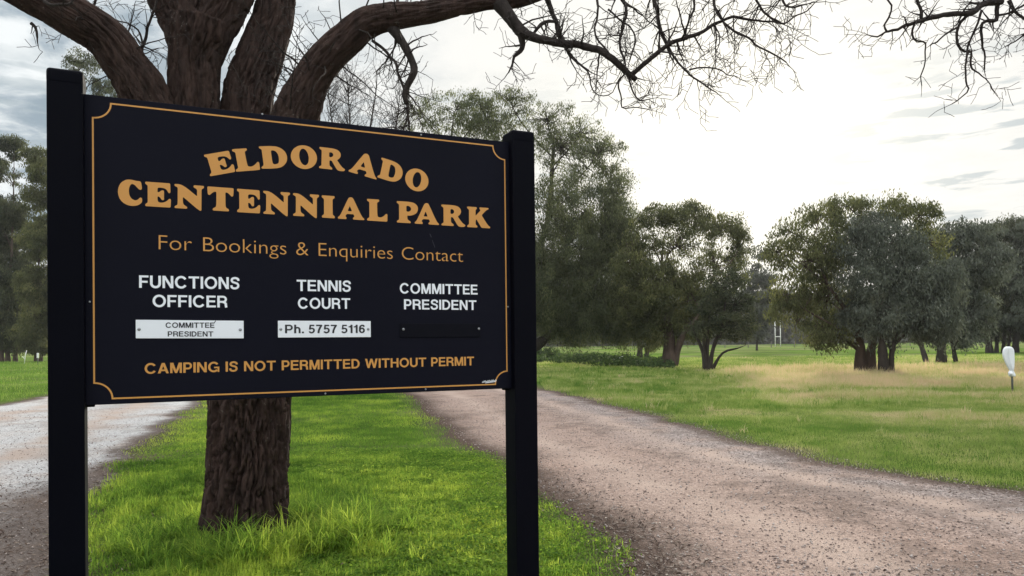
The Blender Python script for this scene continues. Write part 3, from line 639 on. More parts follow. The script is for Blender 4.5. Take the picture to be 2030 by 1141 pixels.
# fine twigs sprouting along the big limbs
def sprout(L, n, tl, lo=.35, hi=1.0, r=.006, bias=UP, lev=2):
    a, b_ = trace(L); p, rr = spline(a, b_, .05); m = len(p)
    for _ in range(n):
        i = R.randrange(int(m * lo), max(int(m * lo) + 1, int(m * hi) - 1)); T = Vector(p[min(i + 1, m - 1)] - p[i - 1]).normalized()
        s = (T.cross(rnd_dir()).normalized() + bias * .5).normalized()
        s = (s - T * s.dot(T)).normalized()
        twig(Vector(p[i]) + s * rr[i] * .8, (s + T * R.uniform(-.2, .7)).normalized(), tl * R.uniform(.4, 1.2), r * R.uniform(.6, 1.3), lev)
sprout(limbsD[:10], 30, .62, .45, 1.0)
sprout(limbsD[:8], 22, .6, .40, 1.0, bias=Vector((-.4, 0, .6)))
sprout(limbsD[6:14], 12, .34, .1, 1.0, .005)
sprout(limbsA[3:], 12, .42, .02, .8, .006)
sprout(limbsC[3:8], 9, .5, .1, .9, .005, Vector((.6, 0, .2)))
sprout(limbsB1[2:], 5, .5, .1, .8); sprout(limbsB2[2:], 4, .4, .1, .9)
sprout(limbsD[13:], 14, .45, .05, 1, .007, Vector((0, 0, 0)))
traced_branch([(276, 108, 7, -.2), (290, 72, 6, -.2), (300, 40, 5, -.2), (308, 8, 4.5, -.2), (318, -24, 4, -.2)], twigs=8, tl=.32)
traced_branch([(280, 116, 5, -.2), (282, 88, 4, -.2), (272, 60, 3.4, -.22), (252, 44, 3, -.25), (232, 40, 2.4, -.25)], twigs=9, tl=.28)
traced_branch([(62, 46, 7, -.6), (70, 54, 6, -.6), (73, 74, 4, -.6)], twigs=2, tl=.12)
traced_branch([(88, 2, 7, -.65), (100, 8, 6, -.7), (124, 8, 6, -.72), (144, 4, 5, -.7), (150, -14, 5, -.7)], twigs=2, tl=.15)
traced_branch([(186, 12, 5, -.3), (192, -10, 5, -.3), (196, -40, 5, -.3)], twigs=3, tl=.3)
link('twigs', TW.mesh('twigs', M['twig'], TB), big)

# ------------------------------------------------------------------ other trees
class Leaves:
    def __init__(s): s.P = []; s.T = []
    def clumps(s, cen, rad, n, size, droop=.6, asp=.34, zsq=.75, tint=0.0, hang=0.0):
        cen = np.asarray(cen, float); m = len(cen); rad = np.asarray(rad)
        k = NR.poisson(n, m); rep = np.repeat(np.arange(m), k); N_ = len(rep)
        g = NR.normal(0, 1, (N_, 3)); g /= np.linalg.norm(g, axis=1)[:, None]; g *= (NR.random(N_) ** .5)[:, None]
        g[:, 2] *= zsq
        p = cen[rep] + g * rad[rep][:, None]
        if hang: p[:, 2] -= NR.random(N_) ** 2 * hang * rad[rep]
        a = NR.normal(0, 1, (N_, 3)); a /= np.linalg.norm(a, axis=1)[:, None]
        a = a * (1 - droop) + np.array([0, 0, -1]) * droop; a /= np.linalg.norm(a, axis=1)[:, None]
        r = NR.normal(0, 1, (N_, 3)); sd = np.cross(a, r); sd /= np.linalg.norm(sd, axis=1)[:, None] + 1e-9
        L = size * NR.uniform(.55, 1.35, N_); W = (L * asp * .5)[:, None]; L = L[:, None]
        q = np.stack([p, p + a * L * .45 + sd * W, p + a * L, p + a * L * .5 - sd * W], 1)
        s.P.append(q.reshape(-1, 3)); ct = np.clip(NR.normal(.42 + tint, .22, m), 0, 1)
        s.T.append(np.repeat(np.clip(ct[rep] + NR.normal(0, .14, N_), 0, 1), 4))
    def mesh(s, name, mat, loc):
        V = np.concatenate(s.P) - np.array(loc); n = len(V) // 4
        return mesh_np(name, V, np.arange(4 * n), np.arange(n) * 4, {'tint': np.concatenate(s.T)}, mat)
def bend(a, b_, sag, n=6):
    a, b_ = Vector(a), Vector(b_); out = []
    off = Vector((R.gauss(0, 1), R.gauss(0, 1), R.gauss(0, .4))) * (b_ - a).length * .09
    for i in range(n + 1):
        t_ = i / n; q = a.lerp(b_, t_) + off * math.sin(math.pi * t_) + UP * sag * math.sin(math.pi * t_); out.append(q)
    return out
def leafy(name, label, cat, group, d, base, stems, blobs, leafmat, barkmat, size=.17, dens=1.0, clump=.55, droop=.6, hang=0.0, nleaf=70, shell=2.6, depth=.9, twr=.012):
    """stems: list of pixel polylines [(px,py,width)...]; blobs: (px,py,rx,ry,amount)"""
    loc = G(*base) if d is None else Vector((P(base[0], base[1], d).x, d, 0))
    D = loc.y; root = thing(name, loc, label, cat, group)
    sk = 1.0
    T = Tubes(); ends = []
    for st in stems:
        dz = R.uniform(-.3, .3) if len(stems) > 1 else 0
        pts = [P(a, b_, D + dz * i) for i, (a, b_, w_) in enumerate(st)]
        pts[0].z = min(pts[0].z, 0) - .12
        st = [(a, b_, w_ * (1 if i < 2 else .75 if i < 3 else .55)) for i, (a, b_, w_) in enumerate(st)]; st[-1] = (st[-1][0], st[-1][1], 1.2)
        p, r = spline(pts, [px2m(w_, D) / 2 for _, _, w_ in st], .25)
        T.add(p, r * (1 + .12 * np.sin(np.arange(len(r)) * 1.3)), 10); ends.append((p, r))
    LV = Leaves(); allp = np.concatenate([e[0] for e in ends]); allr = np.concatenate([e[1] for e in ends])
    for (bx, by, rx, ry, amt) in blobs:
        c0 = P(bx, by, D); rxm, rym = px2m(rx, D), px2m(ry, D); rdm = max(rxm, rym) * depth
        c0.y += R.uniform(-.5, .5) * rdm
        airy = amt < .62; vol = rxm * rym * rdm; nc = max(6, int(dens * (amt * .95 if airy else amt) * vol ** .67 * 3.6 / clump ** 2))
        g = NR.normal(0, 1, (nc, 3)); g /= np.linalg.norm(g, axis=1)[:, None]; g *= (NR.random(nc) ** (1 / shell))[:, None]
        cen = np.array(c0) + g * np.array([rxm, rdm, rym]); cen[:, 2] = np.maximum(cen[:, 2], .35)
        LV.clumps(cen, clump * NR.uniform(.55, 1.3, nc), nleaf * (.8 if airy else 1.25) * (clump / .4) ** 1.5, size * 1.12, droop, hang=hang * (.5 if airy else 1), zsq=.62)
        # a limb into the blob, thin branches out to the clumps
        up_ok = (allp[:, 2] < c0.z + .2) & (allp[:, 2] > min(.42 * c0.z, 1.6 + .15 * c0.z))
        cand = np.where(up_ok)[0] if up_ok.any() else np.arange(len(allp))
        hd = np.hypot(allp[cand][:, 0] - c0.x, allp[cand][:, 1] - c0.y); dist = hd + np.abs(allp[cand][:, 2] - (c0.z - .75 * hd - .4))
        j = cand[int(np.argmin(dist))]
        lp = bend(allp[j], c0, .12 * rxm, 8); r0 = min(allr[j] * .7, .055)
        T.add(lp, np.linspace(r0, .03, len(lp)), 6)
        lpa = np.array([tuple(v) for v in lp])
        for c in cen[:: max(1, len(cen) // 40)]:
            i = int(np.argmin(np.linalg.norm(lpa - c, axis=1)))
            tw = bend(lpa[i], c, .05, 4); T.add(tw, np.linspace(min(.03, r0 * .5), twr * .5, len(tw)), 4, cap=False)
    link('trunk', T.mesh('trunk', M[barkmat], loc), root)
    link('crown', LV.mesh('crown', M[leafmat], loc), root)
    return root

leafy('pepper_tree', 'tall airy weeping tree beside the right post of the sign, thin top, dense skirt', 'tree', None, 46, (985, 726),
    [[(985, 726, 46), (1000, 690, 40), (1020, 620, 34), (1050, 540, 28), (1085, 440, 22), (1095, 330, 15), (1100, 250, 9)],
     [(990, 722, 30), (1040, 700, 26), (1085, 668, 24), (1130, 632, 20), (1170, 570, 14), (1190, 480, 10)],
     [(980, 720, 34), (950, 560, 28), (910, 400, 20), (895, 300, 14), (900, 220, 7)]],
    [(905, 215, 85, 42, .42), (835, 222, 48, 38, .35), (965, 235, 62, 55, .7), (1085, 235, 60, 52, .45), (1110, 290, 60, 60, .45), (1010, 205, 50, 34, .5), (1150, 262, 58, 42, .5), (1182, 312, 58, 52, .6), (1210, 372, 46, 60, .7), (1225, 440, 40, 60, .9), (1120, 400, 80, 60, .7),
     (1130, 480, 95, 70, 1.0), (1205, 470, 55, 70, .9), (1110, 580, 85, 80, 1.2), (1190, 580, 75, 85, 1.2), (1060, 560, 50, 90, 1.0), (1230, 620, 60, 60, 1.0), (1140, 640, 80, 42, .9), (930, 420, 110, 120, .6), (870, 300, 60, 60, .5)],
    'leaf_pepper', 'bark_dark', size=.12, dens=3.4, clump=.50, droop=.74, hang=1.4, nleaf=56)
leafy('gum_tree', 'domed olive tree on one thick reddish trunk in mid field, light showing through its top', 'tree', None, None, (1327, 726),
    [[(1327, 726, 30), (1327, 700, 29), (1326, 660, 24), (1320, 600, 16), (1312, 520, 10), (1320, 450, 6)], [(1334, 700, 15), (1352, 668, 12), (1380, 630, 9), (1410, 560, 7), (1430, 490, 5)]],
    [(1300, 425, 48, 28, .7), (1360, 418, 60, 24, .9), (1425, 448, 52, 32, .8), (1468, 488, 26, 42, .7), (1275, 480, 42, 40, .55), (1340, 490, 60, 45, .6), (1410, 525, 55, 45, .55), (1290, 565, 60, 60, 1.1), (1370, 575, 60, 60, 1.0), (1300, 640, 70, 48, 1.0), (1380, 635, 50, 38, .8), (1260, 600, 50, 60, 1.0), (1256, 520, 36, 60, 1.0), (1455, 540, 32, 40, .5)],
    'leaf_olive', 'bark_red', size=.14, dens=3.5, clump=.50, droop=.6, hang=.6, nleaf=46)
leafy('wattle_tree', 'small dark round tree on a fan of slim stems, in front of the domed tree', 'tree', None, None, (1402, 734),
    [[(1398, 734, 9), (1394, 700, 8), (1378, 660, 6), (1366, 630, 4)], [(1401, 734, 10), (1402, 690, 8), (1404, 640, 6), (1410, 590, 4)], [(1405, 734, 10), (1414, 690, 8), (1432, 640, 6), (1440, 580, 4)], [(1400, 734, 7), (1396, 690, 6), (1392, 640, 4)], [(1408, 732, 7), (1432, 700, 5), (1462, 690, 3.6), (1478, 684, 3)]],
    [(1432, 565, 42, 34, 1.1), (1460, 605, 42, 42, 1.2), (1410, 610, 42, 42, 1.2), (1440, 645, 55, 28, 1.1), (1395, 645, 36, 26, .9), (1470, 652, 30, 24, .8)],
    'leaf_dark', 'bark_dark', size=.13, dens=2.0, clump=.42, droop=.45, nleaf=52)
leafy('gum_tree', 'wide olive crowned tree with twin dark trunks, the goal posts just left of it', 'tree', None, None, (1715, 739),
    [[(1708, 739, 26), (1706, 700, 22), (1704, 672, 18), (1680, 620, 14), (1640, 560, 10), (1610, 480, 7)], [(1722, 739, 26), (1726, 700, 20), (1732, 668, 17), (1745, 600, 13), (1750, 500, 9), (1740, 440, 6)]],
    [(1562, 462, 40, 30, .8), (1622, 428, 50, 30, .9), (1692, 405, 52, 22, .9), (1770, 408, 50, 24, .8), (1830, 425, 40, 32, .9), (1545, 500, 36, 26, .8), (1600, 520, 58, 46, .9), (1570, 590, 50, 52, .95), (1650, 480, 60, 50, .9), (1640, 590, 60, 60, .9), (1582, 640, 26, 36, .6), (1625, 655, 56, 34, .8), (1655, 668, 40, 30, .5), (1840, 480, 40, 40, .9)],
    'leaf_olive', 'bark_red', size=.13, dens=2.9, clump=.48, droop=.62, hang=.6, nleaf=48)
leafy('gum_tree', 'dense grey green tree nearest in the right field, its low crown hiding half its trunk', 'tree', None, None, (1755, 741),
    [[(1752, 741, 20), (1750, 700, 20), (1746, 655, 14)], [(1766, 739, 12), (1768, 700, 11), (1780, 655, 8)]],
    [(1735, 440, 50, 28, 1.0), (1700, 480, 44, 36, 1.1), (1770, 485, 60, 44, 1.2), (1715, 550, 58, 46, 1.25), (1800, 560, 64, 50, 1.25), (1850, 560, 38, 60, 1.1), (1740, 620, 62, 42, 1.25), (1820, 630, 62, 48, 1.25), (1865, 640, 32, 46, 1.0), (1760, 668, 30, 30, .6), (1700, 615, 30, 40, .9)],
    'leaf_blue', 'bark_dark', size=.12, dens=4.2, clump=.48, droop=.6, hang=.7, nleaf=50)
leafy('gum_tree', 'grey green tree with leaning forked trunks behind the dense one, right side of the field', 'tree', None, None, (1866, 719),
    [[(1866, 719, 19), (1866, 690, 18), (1864, 640, 14), (1880, 560, 8)], [(1838, 707, 10), (1826, 684, 10), (1812, 650, 8), (1800, 610, 5)], [(1896, 714, 8), (1889, 684, 8), (1884, 640, 7), (1900, 560, 5)]],
    [(1880, 470, 44, 34, 1.0), (1918, 448, 30, 24, .7), (1890, 540, 50, 50, 1.2), (1910, 610, 50, 50, 1.2), (1860, 610, 40, 50, 1.0), (1945, 520, 40, 46, 1.0), (1948, 468, 40, 34, .9), (1915, 660, 40, 28, .7)],
    'leaf_blue', 'bark_dark', size=.17, dens=3.4, clump=.62, droop=.6, hang=.6, nleaf=46)
leafy('gum_tree', 'tall dark tree on many thin trunks behind the white covered sign', 'tree', None, None, (1965, 699),
    [[(1962, 699, 14), (1958, 660, 12), (1950, 600, 9)], [(1975, 700, 8), (1978, 650, 7), (1984, 590, 5)], [(1988, 698, 7), (1992, 650, 6), (1996, 580, 5)], [(2012, 698, 14), (2016, 650, 11), (2020, 580, 8)], [(1999, 699, 6), (2002, 650, 5), (2004, 600, 4)]],
    [(1985, 455, 46, 26, .8), (2030, 462, 40, 30, .9), (1975, 520, 46, 50, 1.2), (2035, 540, 46, 60, 1.2), (1985, 600, 56, 46, 1.2), (2045, 620, 46, 50, 1.0), (1960, 640, 34, 30, .7), (2010, 655, 40, 24, .6)],
    'leaf_dark', 'bark_dark', size=.20, dens=3.2, clump=.70, droop=.6, hang=.6, nleaf=46)
leafy('gum_tree', 'broad grey tree at the right edge of the picture, beyond the covered sign', 'tree', None, 66, (2075, 694),
    [[(2070, 694, 14), (2068, 640, 11), (2060, 560, 8)]],
    [(2070, 450, 60, 34, 1.0), (2060, 540, 70, 60, 1.2), (2070, 620, 60, 50, 1.0)],
    'leaf_blue', 'bark_dark', size=.26, dens=1.2, clump=.66, droop=.6, hang=.5, nleaf=44)
leafy('gum_tree', 'tall gum at the left edge of the picture, patchy top above a full lower crown', 'tree', 'gum trees left of the sign', 78, (22, 717),
    [[(16, 717, 10), (14, 660, 9), (20, 560, 7), (26, 420, 5), (28, 310, 3)], [(30, 717, 9), (34, 650, 8), (46, 560, 6), (60, 440, 4)], [(4, 717, 9), (0, 640, 8), (-14, 520, 6)]],
    [(24, 290, 34, 24, .8), (-20, 320, 40, 34, .8), (14, 345, 40, 22, .5), (20, 420, 46, 40, 1.1), (-30, 440, 50, 60, 1.0), (10, 510, 50, 50, 1.1), (40, 560, 40, 50, 1.1), (-20, 590, 50, 60, 1.0), (20, 630, 46, 34, 1.0), (10, 672, 50, 24, .9), (48, 655, 34, 34, .9)],
    'leaf_dark', 'bark_red', size=.24, dens=2.6, clump=.78, droop=.6, hang=.5, nleaf=46)
leafy('gum_tree', 'olive gum half hidden by the left post of the sign, pale branches low on it', 'tree', 'gum trees left of the sign', 74, (76, 716),
    [[(72, 716, 8), (70, 650, 7), (76, 540, 5), (80, 420, 4), (82, 320, 3)], [(80, 716, 7), (92, 640, 6), (110, 540, 5)]],
    [(72, 312, 28, 26, .7), (96, 340, 34, 26, .8), (76, 390, 36, 28, 1.0), (74, 470, 40, 40, 1.2), (110, 470, 50, 50, 1.0), (78, 560, 44, 46, 1.2), (84, 630, 40, 40, 1.0), (130, 580, 50, 60, 1.0), (56, 660, 30, 30, 1.0), (84, 675, 30, 24, .9)],
    'leaf_olive', 'bark_red', size=.23, dens=2.6, clump=.72, droop=.6, hang=.5, nleaf=46)
leafy('gum_tree', 'tall gum whose top shows between the left post and the lowest bare limb', 'tree', None, 62, (190, 714),
    [[(190, 714, 22), (192, 560, 18), (188, 400, 14), (186, 260, 10), (184, 150, 5)], [(190, 430, 10), (160, 300, 8), (150, 180, 5), (146, 120, 3)]],
    [(150, 106, 22, 16, .6), (172, 132, 36, 26, .7), (200, 168, 34, 26, .7), (146, 158, 22, 26, .45), (190, 240, 50, 40, .9), (240, 200, 40, 30, .6), (170, 340, 70, 60, .8), (250, 330, 50, 60, .7)],
    'leaf_dark', 'bark_dark', size=.15, dens=2.2, clump=.50, droop=.6, hang=.4, nleaf=44)
leafy('gum_tree', 'far pale grey tree seen in the gap above the goal posts', 'tree', None, 100, (1508, 692),
    [[(1500, 692, 4), (1502, 620, 3), (1504, 520, 2)], [(1500, 600, 3), (1490, 520, 2)]],
    [(1500, 500, 22, 20, .45), (1512, 545, 26, 30, .8), (1490, 560, 26, 32, .8), (1500, 610, 30, 34, 1.0), (1524, 600, 24, 34, .8), (1498, 655, 26, 24, .9)],
    'leaf_far', 'bark_dark', size=.36, dens=1.1, clump=.9, droop=.55, nleaf=40)
leafy('gum_tree', 'low dark tree behind the thick reddish trunk, showing under its crown', 'tree', None, 62, (1268, 697),
    [[(1268, 697, 12), (1268, 670, 9), (1262, 620, 6)], [(1280, 698, 8), (1290, 660, 6), (1300, 620, 4)]],
    [(1262, 640, 50, 30, 1.0), (1220, 650, 44, 28, .9), (1300, 650, 34, 26, .7)],
    'leaf_dark', 'bark_dark', size=.24, dens=1.1, clump=.6, droop=.6, hang=.6, nleaf=42)

# a second, slender leafless tree further back
TW = Tubes()
bl = Vector((P(700, 730, 24).x, 24, 0))
bt = thing('bare_tree', bl, 'slender leafless tree further back, its fine upright twigs showing above the sign', 'tree')
ST = Tubes()
D0s = D0; D0 = 24
for q in ([(700, 780, 22, 0), (702, 560, 14, 0), (716, 400, 8, 0), (728, 290, 4, 0), (744, 190, 2.4, 0), (748, 140, 1.5, 0)], [(706, 450, 8, 0), (680, 340, 4, .2), (660, 250, 2.4, .3), (650, 180, 1.5, .3)],
          [(712, 420, 8, .1), (764, 330, 4, .3), (786, 245, 2.4, .4), (792, 190, 1.5, .4)], [(714, 400, 7, -.1), (700, 310, 4, -.3), (692, 220, 2.4, -.4), (690, 170, 1.5, -.4)]):
    a, b_ = trace(q); a[0].z = min(a[0].z, -.05) if q[0][1] > 700 else a[0].z
    p, r = spline(a, b_, .12); ST.add(p, r, 8)
    for _ in range(60):
        i = R.randrange(len(p) // 2, len(p)); T_ = Vector(p[min(i + 1, len(p) - 1)] - p[i - 1]).normalized()
        s = T_.cross(rnd_dir()).normalized(); twig(Vector(p[i]), (T_ * .7 + s + UP * .3).normalized(), R.uniform(.4, 1.5), .010, 2, 4, .3, .03)
D0 = D0s
link('trunk', ST.mesh('trunk', M['bark_dark'], bl), bt); link('twigs', TW.mesh('twigs', M['twig'], bl), bt)

# distant woods closing the view, and low growth
LV = Leaves(); nW = 1500
wx = NR.uniform(-210, 240, nW); wy = NR.uniform(215, 300, nW)
wh = (5 + 12 * fbm(xy0(wx, wy, .02), 3, 33) + 5 * NR.random(nW)) * (1 + .25 * (wy - 215) / 85)
for k in range(4):
    LV.clumps(np.stack([wx + NR.normal(0, 2, nW), wy + NR.normal(0, 2, nW), wh * (.12 + .25 * k)], 1), np.full(nW, 3.0), 34, 1.7, .45, .7)
tag(link('distant_woods', LV.mesh('woods', M['leaf_far'], (0, 0, 0))), kind='stuff')
LV = Leaves()
nb = 420; bx = NR.uniform(1060, 1330, nb); by = 712 + (bx - 1060) * .05 + NR.normal(0, 3.5, nb)
cc = np.array([tuple(G(a, b_)) for a, b_ in zip(bx, by)]); cc[:, 2] = NR.uniform(.05, .4, nb) * np.clip(1.3 - np.abs(bx - 1140) / 220, .3, 1)
LV.clumps(cc, np.full(nb, .42), 30, .17, .1, .6)
tag(link('undergrowth', LV.mesh('undergrowth', M['leaf_bush'], (0, 0, 0))), kind='stuff')
def bush(label, px, py, w_, h_, mat='leaf_bush', n=60, size=.16):
    loc = G(px, py); LVb = Leaves(); T = Tubes(); D = loc.y
    rx, rz = px2m(w_, D) / 2, px2m(h_, D)
    g = NR.normal(0, 1, (n, 3)); g /= np.linalg.norm(g, axis=1)[:, None]; g *= (NR.random(n) ** .4)[:, None]
    cen = np.array(loc) + g * np.array([rx, rx * .8, rz * .5]) + np.array([0, 0, rz * .5])
    LVb.clumps(cen, np.full(n, .28), 30, size, .3, .5)
    for c in cen[::4]: T.add(bend(loc - UP * .05, c, .1, 4), np.linspace(.02, .006, 5), 4)
    r = thing('bush', loc, label, 'bush'); link('stem', T.mesh('stem', M['bark_dark'], loc), r); link('foliage', LVb.mesh('foliage', M[mat], loc), r)
bush('light green bush in the grass right beside the right post of the sign', 1080, 714, 62, 26)

# ------------------------------------------------------------------ goal posts, fence, small posts
def bevel_box(bm, cx, cy, cz, sx, sy, sz, bev, seg=2):
    r = bmesh.ops.create_cube(bm, size=1); v = r['verts']
    bmesh.ops.scale(bm, vec=(sx, sy, sz), verts=v); bmesh.ops.translate(bm, vec=(cx, cy, cz), verts=v)
    if bev:
        es = list({e for q in v for e in q.link_edges})
        bmesh.ops.bevel(bm, geom=es, offset=bev, segments=seg, affect='EDGES', profile=.6)
def bm_obj(name, bm, mat, parent=None, smooth=False):
    me = bpy.data.meshes.new(name); bm.to_mesh(me); bm.free(); me.materials.append(mat)
    if smooth:
        for p_ in me.polygons: p_.use_smooth = True
    return link(name, me, parent)
gy_ = 150.0; ga = P(1537, 688, gy_); gb = P(1547.5, 690, gy_)
gl = Vector(((ga.x + gb.x) / 2, gy_, 0)); goal = thing('goal_posts', gl, 'white H shaped goal posts far off in the gap between trees', 'goal posts')
hw = (gb.x - ga.x) / 2; top = P(1540, 633, gy_).z; bar = P(1540, 667, gy_).z
for s in (-1, 1):
    T = Tubes(); T.add([(s * hw, 0, -.2), (s * hw, 0, top / 2), (s * hw, 0, top)], [.085, .08, .075], 10); link('post', T.mesh('post', M['white_paint']), goal)
T = Tubes(); T.add([(-hw, 0, bar), (0, 0, bar), (hw, 0, bar)], [.075] * 3, 10); link('crossbar', T.mesh('crossbar', M['white_paint']), goal)

fy = 132.0
fl_ = P(1500, 692, fy); fence = thing('wire_fence', (fl_.x + 8, fy, 0), 'thin wire fence on small grey posts crossing the far side of the field', 'fence')
for i in range(22):
    T = Tubes(); X = -30 + i * 4.1
    T.add([(X, 0, -.2), (X, 0, .6), (X, 0, 1.15)], [.07, .065, .06], 8); link('post', T.mesh('post', M['wood_grey']), fence)
T = Tubes()
for z in (.35, .7, 1.05): T.add([(-30, -.07, z), (10, -.07, z), (56, -.07, z)], [.012] * 3, 4)
link('wire', T.mesh('wire', M['grey_steel']), fence)

# sign wrapped in a white bag
sb = G(2008, 779); D = sb.y; cs = thing('covered_sign', sb, 'small sign wrapped in a white plastic bag on a thin steel post', 'sign')
zc = lambda py: P(2000, py, D).z; xo = lambda px: P(px, 720, D).x - sb.x
T = Tubes(); T.add([(0, .012, -.2), (-.004, .012, .3), (xo(2006), .012, zc(700))], [.026, .026, .026], 8); link('post', T.mesh('post', M['grey_steel']), cs)
# bag as a lofted, creased pillow: rows (py, left px, right px)
rows = [(686.5, 1996, 2002), (689, 1991.5, 2008), (694, 1989, 2010.5), (702, 1988, 2011), (710, 1990, 2011), (718, 1993, 2010.5), (726, 1997, 2010), (731, 1999.5, 2009.5), (734, 2001.5, 2009), (737, 1999, 2010), (741, 1998.5, 2011.5), (746, 2000.5, 2012)]
V, K = [], 40
for j, (py, a, b_) in enumerate(rows):
    cxm, rx = (xo(a) + xo(b_)) / 2, (xo(b_) - xo(a)) / 2
    for k in range(K):
        th = 2 * math.pi * k / K; cr_ = 1 + .07 * math.sin(7 * th + j * .35) + .05 * math.sin(13 * th - j * .6) * (1 if j > 5 else .5)
        fold = 1 - .85 * math.exp(-(((th - 4.45 + .03 * j) % (2 * math.pi) - 0.0) / .22) ** 2) * (1 if 2 < j < 9 else .2)
        V.append((cxm + rx * math.cos(th) * cr_, (.055 if 0 < j < 8 else .035) * math.sin(th) * cr_ * fold, zc(py)))
bm = bmesh.new(); vv = [bm.verts.new(v) for v in V]
for j in range(len(rows) - 1):
    for k in range(K): bm.faces.new((vv[j * K + k], vv[j * K + (k + 1) % K], vv[(j + 1) * K + (k + 1) % K], vv[(j + 1) * K + k]))
bm.faces.new(vv[:K][::-1]); bm.faces.new(vv[-K:])
bmesh.ops.recalc_face_normals(bm, faces=bm.faces)
bmesh.ops.subdivide_edges(bm, edges=bm.edges, cuts=1, use_grid_fill=True, smooth=.5)
bag = bm_obj('bag', bm, M['cloth'], cs, True)
bm = bmesh.new(); r = bmesh.ops.create_icosphere(bm, subdivisions=3, radius=1)
for v in bm.verts:
    f = 1 + .28 * math.sin(9 * v.co.x + 3 * v.co.z) * math.sin(7 * v.co.z + 2); v.co = Vector((v.co.x * .045 * f + xo(2001), v.co.y * .045 * f - .05, v.co.z * .05 * f + zc(740)))
bm_obj('knot', bm, M['cloth'], bag, True)

# little marker beyond the left track
mb = P(75, 713, 62); mb.z = 0; mk = thing('marker_post', mb, 'tiny white topped marker post in front of the left trees', 'marker post')
T = Tubes(); T.add([(0, 0, -.1), (0, 0, .4), (0, 0, .62)], [.03, .03, .03], 8); link('post', T.mesh('post', M['grey_steel']), mk)
bm = bmesh.new(); bevel_box(bm, 0, -.01, .82, .16, .06, .42, .025); bm_obj('cap', bm, M['white_paint'], mk)
wp = P(48, 716, 66); wp.z = 0; wk = thing('marker_post', wp, 'thin leaning pale stake standing before the left trees', 'marker post')
T = Tubes(); T.add([(0, 0, -.1), (.08, 0, .7), (.22, 0, 1.25)], [.035, .03, .026], 8); link('stake', T.mesh('stake', M['white_paint']), wk)
T = Tubes(); T.add([(.05, 0, .45), (-.16, 0, .72)], [.022, .016], 6); link('brace', T.mesh('brace', M['white_paint']), wk)
# pale stone in the undergrowth
bs = G(1233, 722); bm = bmesh.new(); bmesh.ops.create_icosphere(bm, subdivisions=3, radius=.2)
for v in bm.verts:
    v.co *= 1 + .3 * (vnoise(np.array([[v.co.x * 9, v.co.y * 9, v.co.z * 9]]), 5)[0] - .5); v.co.z = v.co.z * .8 + .36
so_ = bm_obj('pale_stone', bm, M['stone_white'], None, True); so_.location = bs
tag(so_, 'small round white stone on the dark undergrowth across the road', 'stone')

# ------------------------------------------------------------------ the park sign
ANG = 1.13451513; PX0, PY0, ZT, PH, PWD = -1.63715857, 2.86085033, 2.47492345, 1.19962105, 1.8
UU = Vector((math.sin(ANG), math.cos(ANG), 0)); NN = Vector((UU.y, -UU.x, 0)); P0 = Vector((PX0, PY0, 0))
OR = P0 + UU * (PWD / 2)
def S(px, py):                          # sign coordinates (x along the board, z up) of a pixel on its face
    d = ray(px, py); o = Vector((0, 0, EYE)); t_ = (P0 - o).dot(NN) / d.dot(NN); q = o + d * t_
    return Vector(((q - OR).dot(UU), q.z))
sign = thing('park_sign', OR, 'large navy board with gold lettering hung between two black posts', 'sign', rz=math.pi / 2 - ANG)
ZB = ZT - PH
bm = bmesh.new(); bevel_box(bm, 0, .016, (ZT + ZB) / 2, PWD + .004, .032, PH, .003, 2); panel = bm_obj('panel', bm, M['navy'], sign)
for s in (-1, 1):
    bm = bmesh.new(); xx = s * (PWD / 2 + .061); tp_ = ZT + (.052 if s < 0 else .030)
    bevel_box(bm, xx, .02, tp_ / 2 - .15, .12, .12, tp_ + .3, .006, 3)
    po = bm_obj('post', bm, M['post'], sign)
    bm = bmesh.new(); bevel_box(bm, xx, .02, tp_ - .006, .1225, .1225, .06, .017, 5); bm_obj('cap', bm, M['post'], po, False)
    bm = bmesh.new(); bevel_box(bm, s * (PWD / 2 - .012), .045, ZB + .02 if s < 0 else ZB + .02, .03, .022, .06, .004); bm_obj('bracket', bm, M['post'], po)
# mounting rails behind the board
for z in (ZT - .12, ZB + .12):
    bm = bmesh.new(); bevel_box(bm, 0, .05, z, PWD, .032, .05, .004); bm_obj('rail', bm, M['post'], sign)

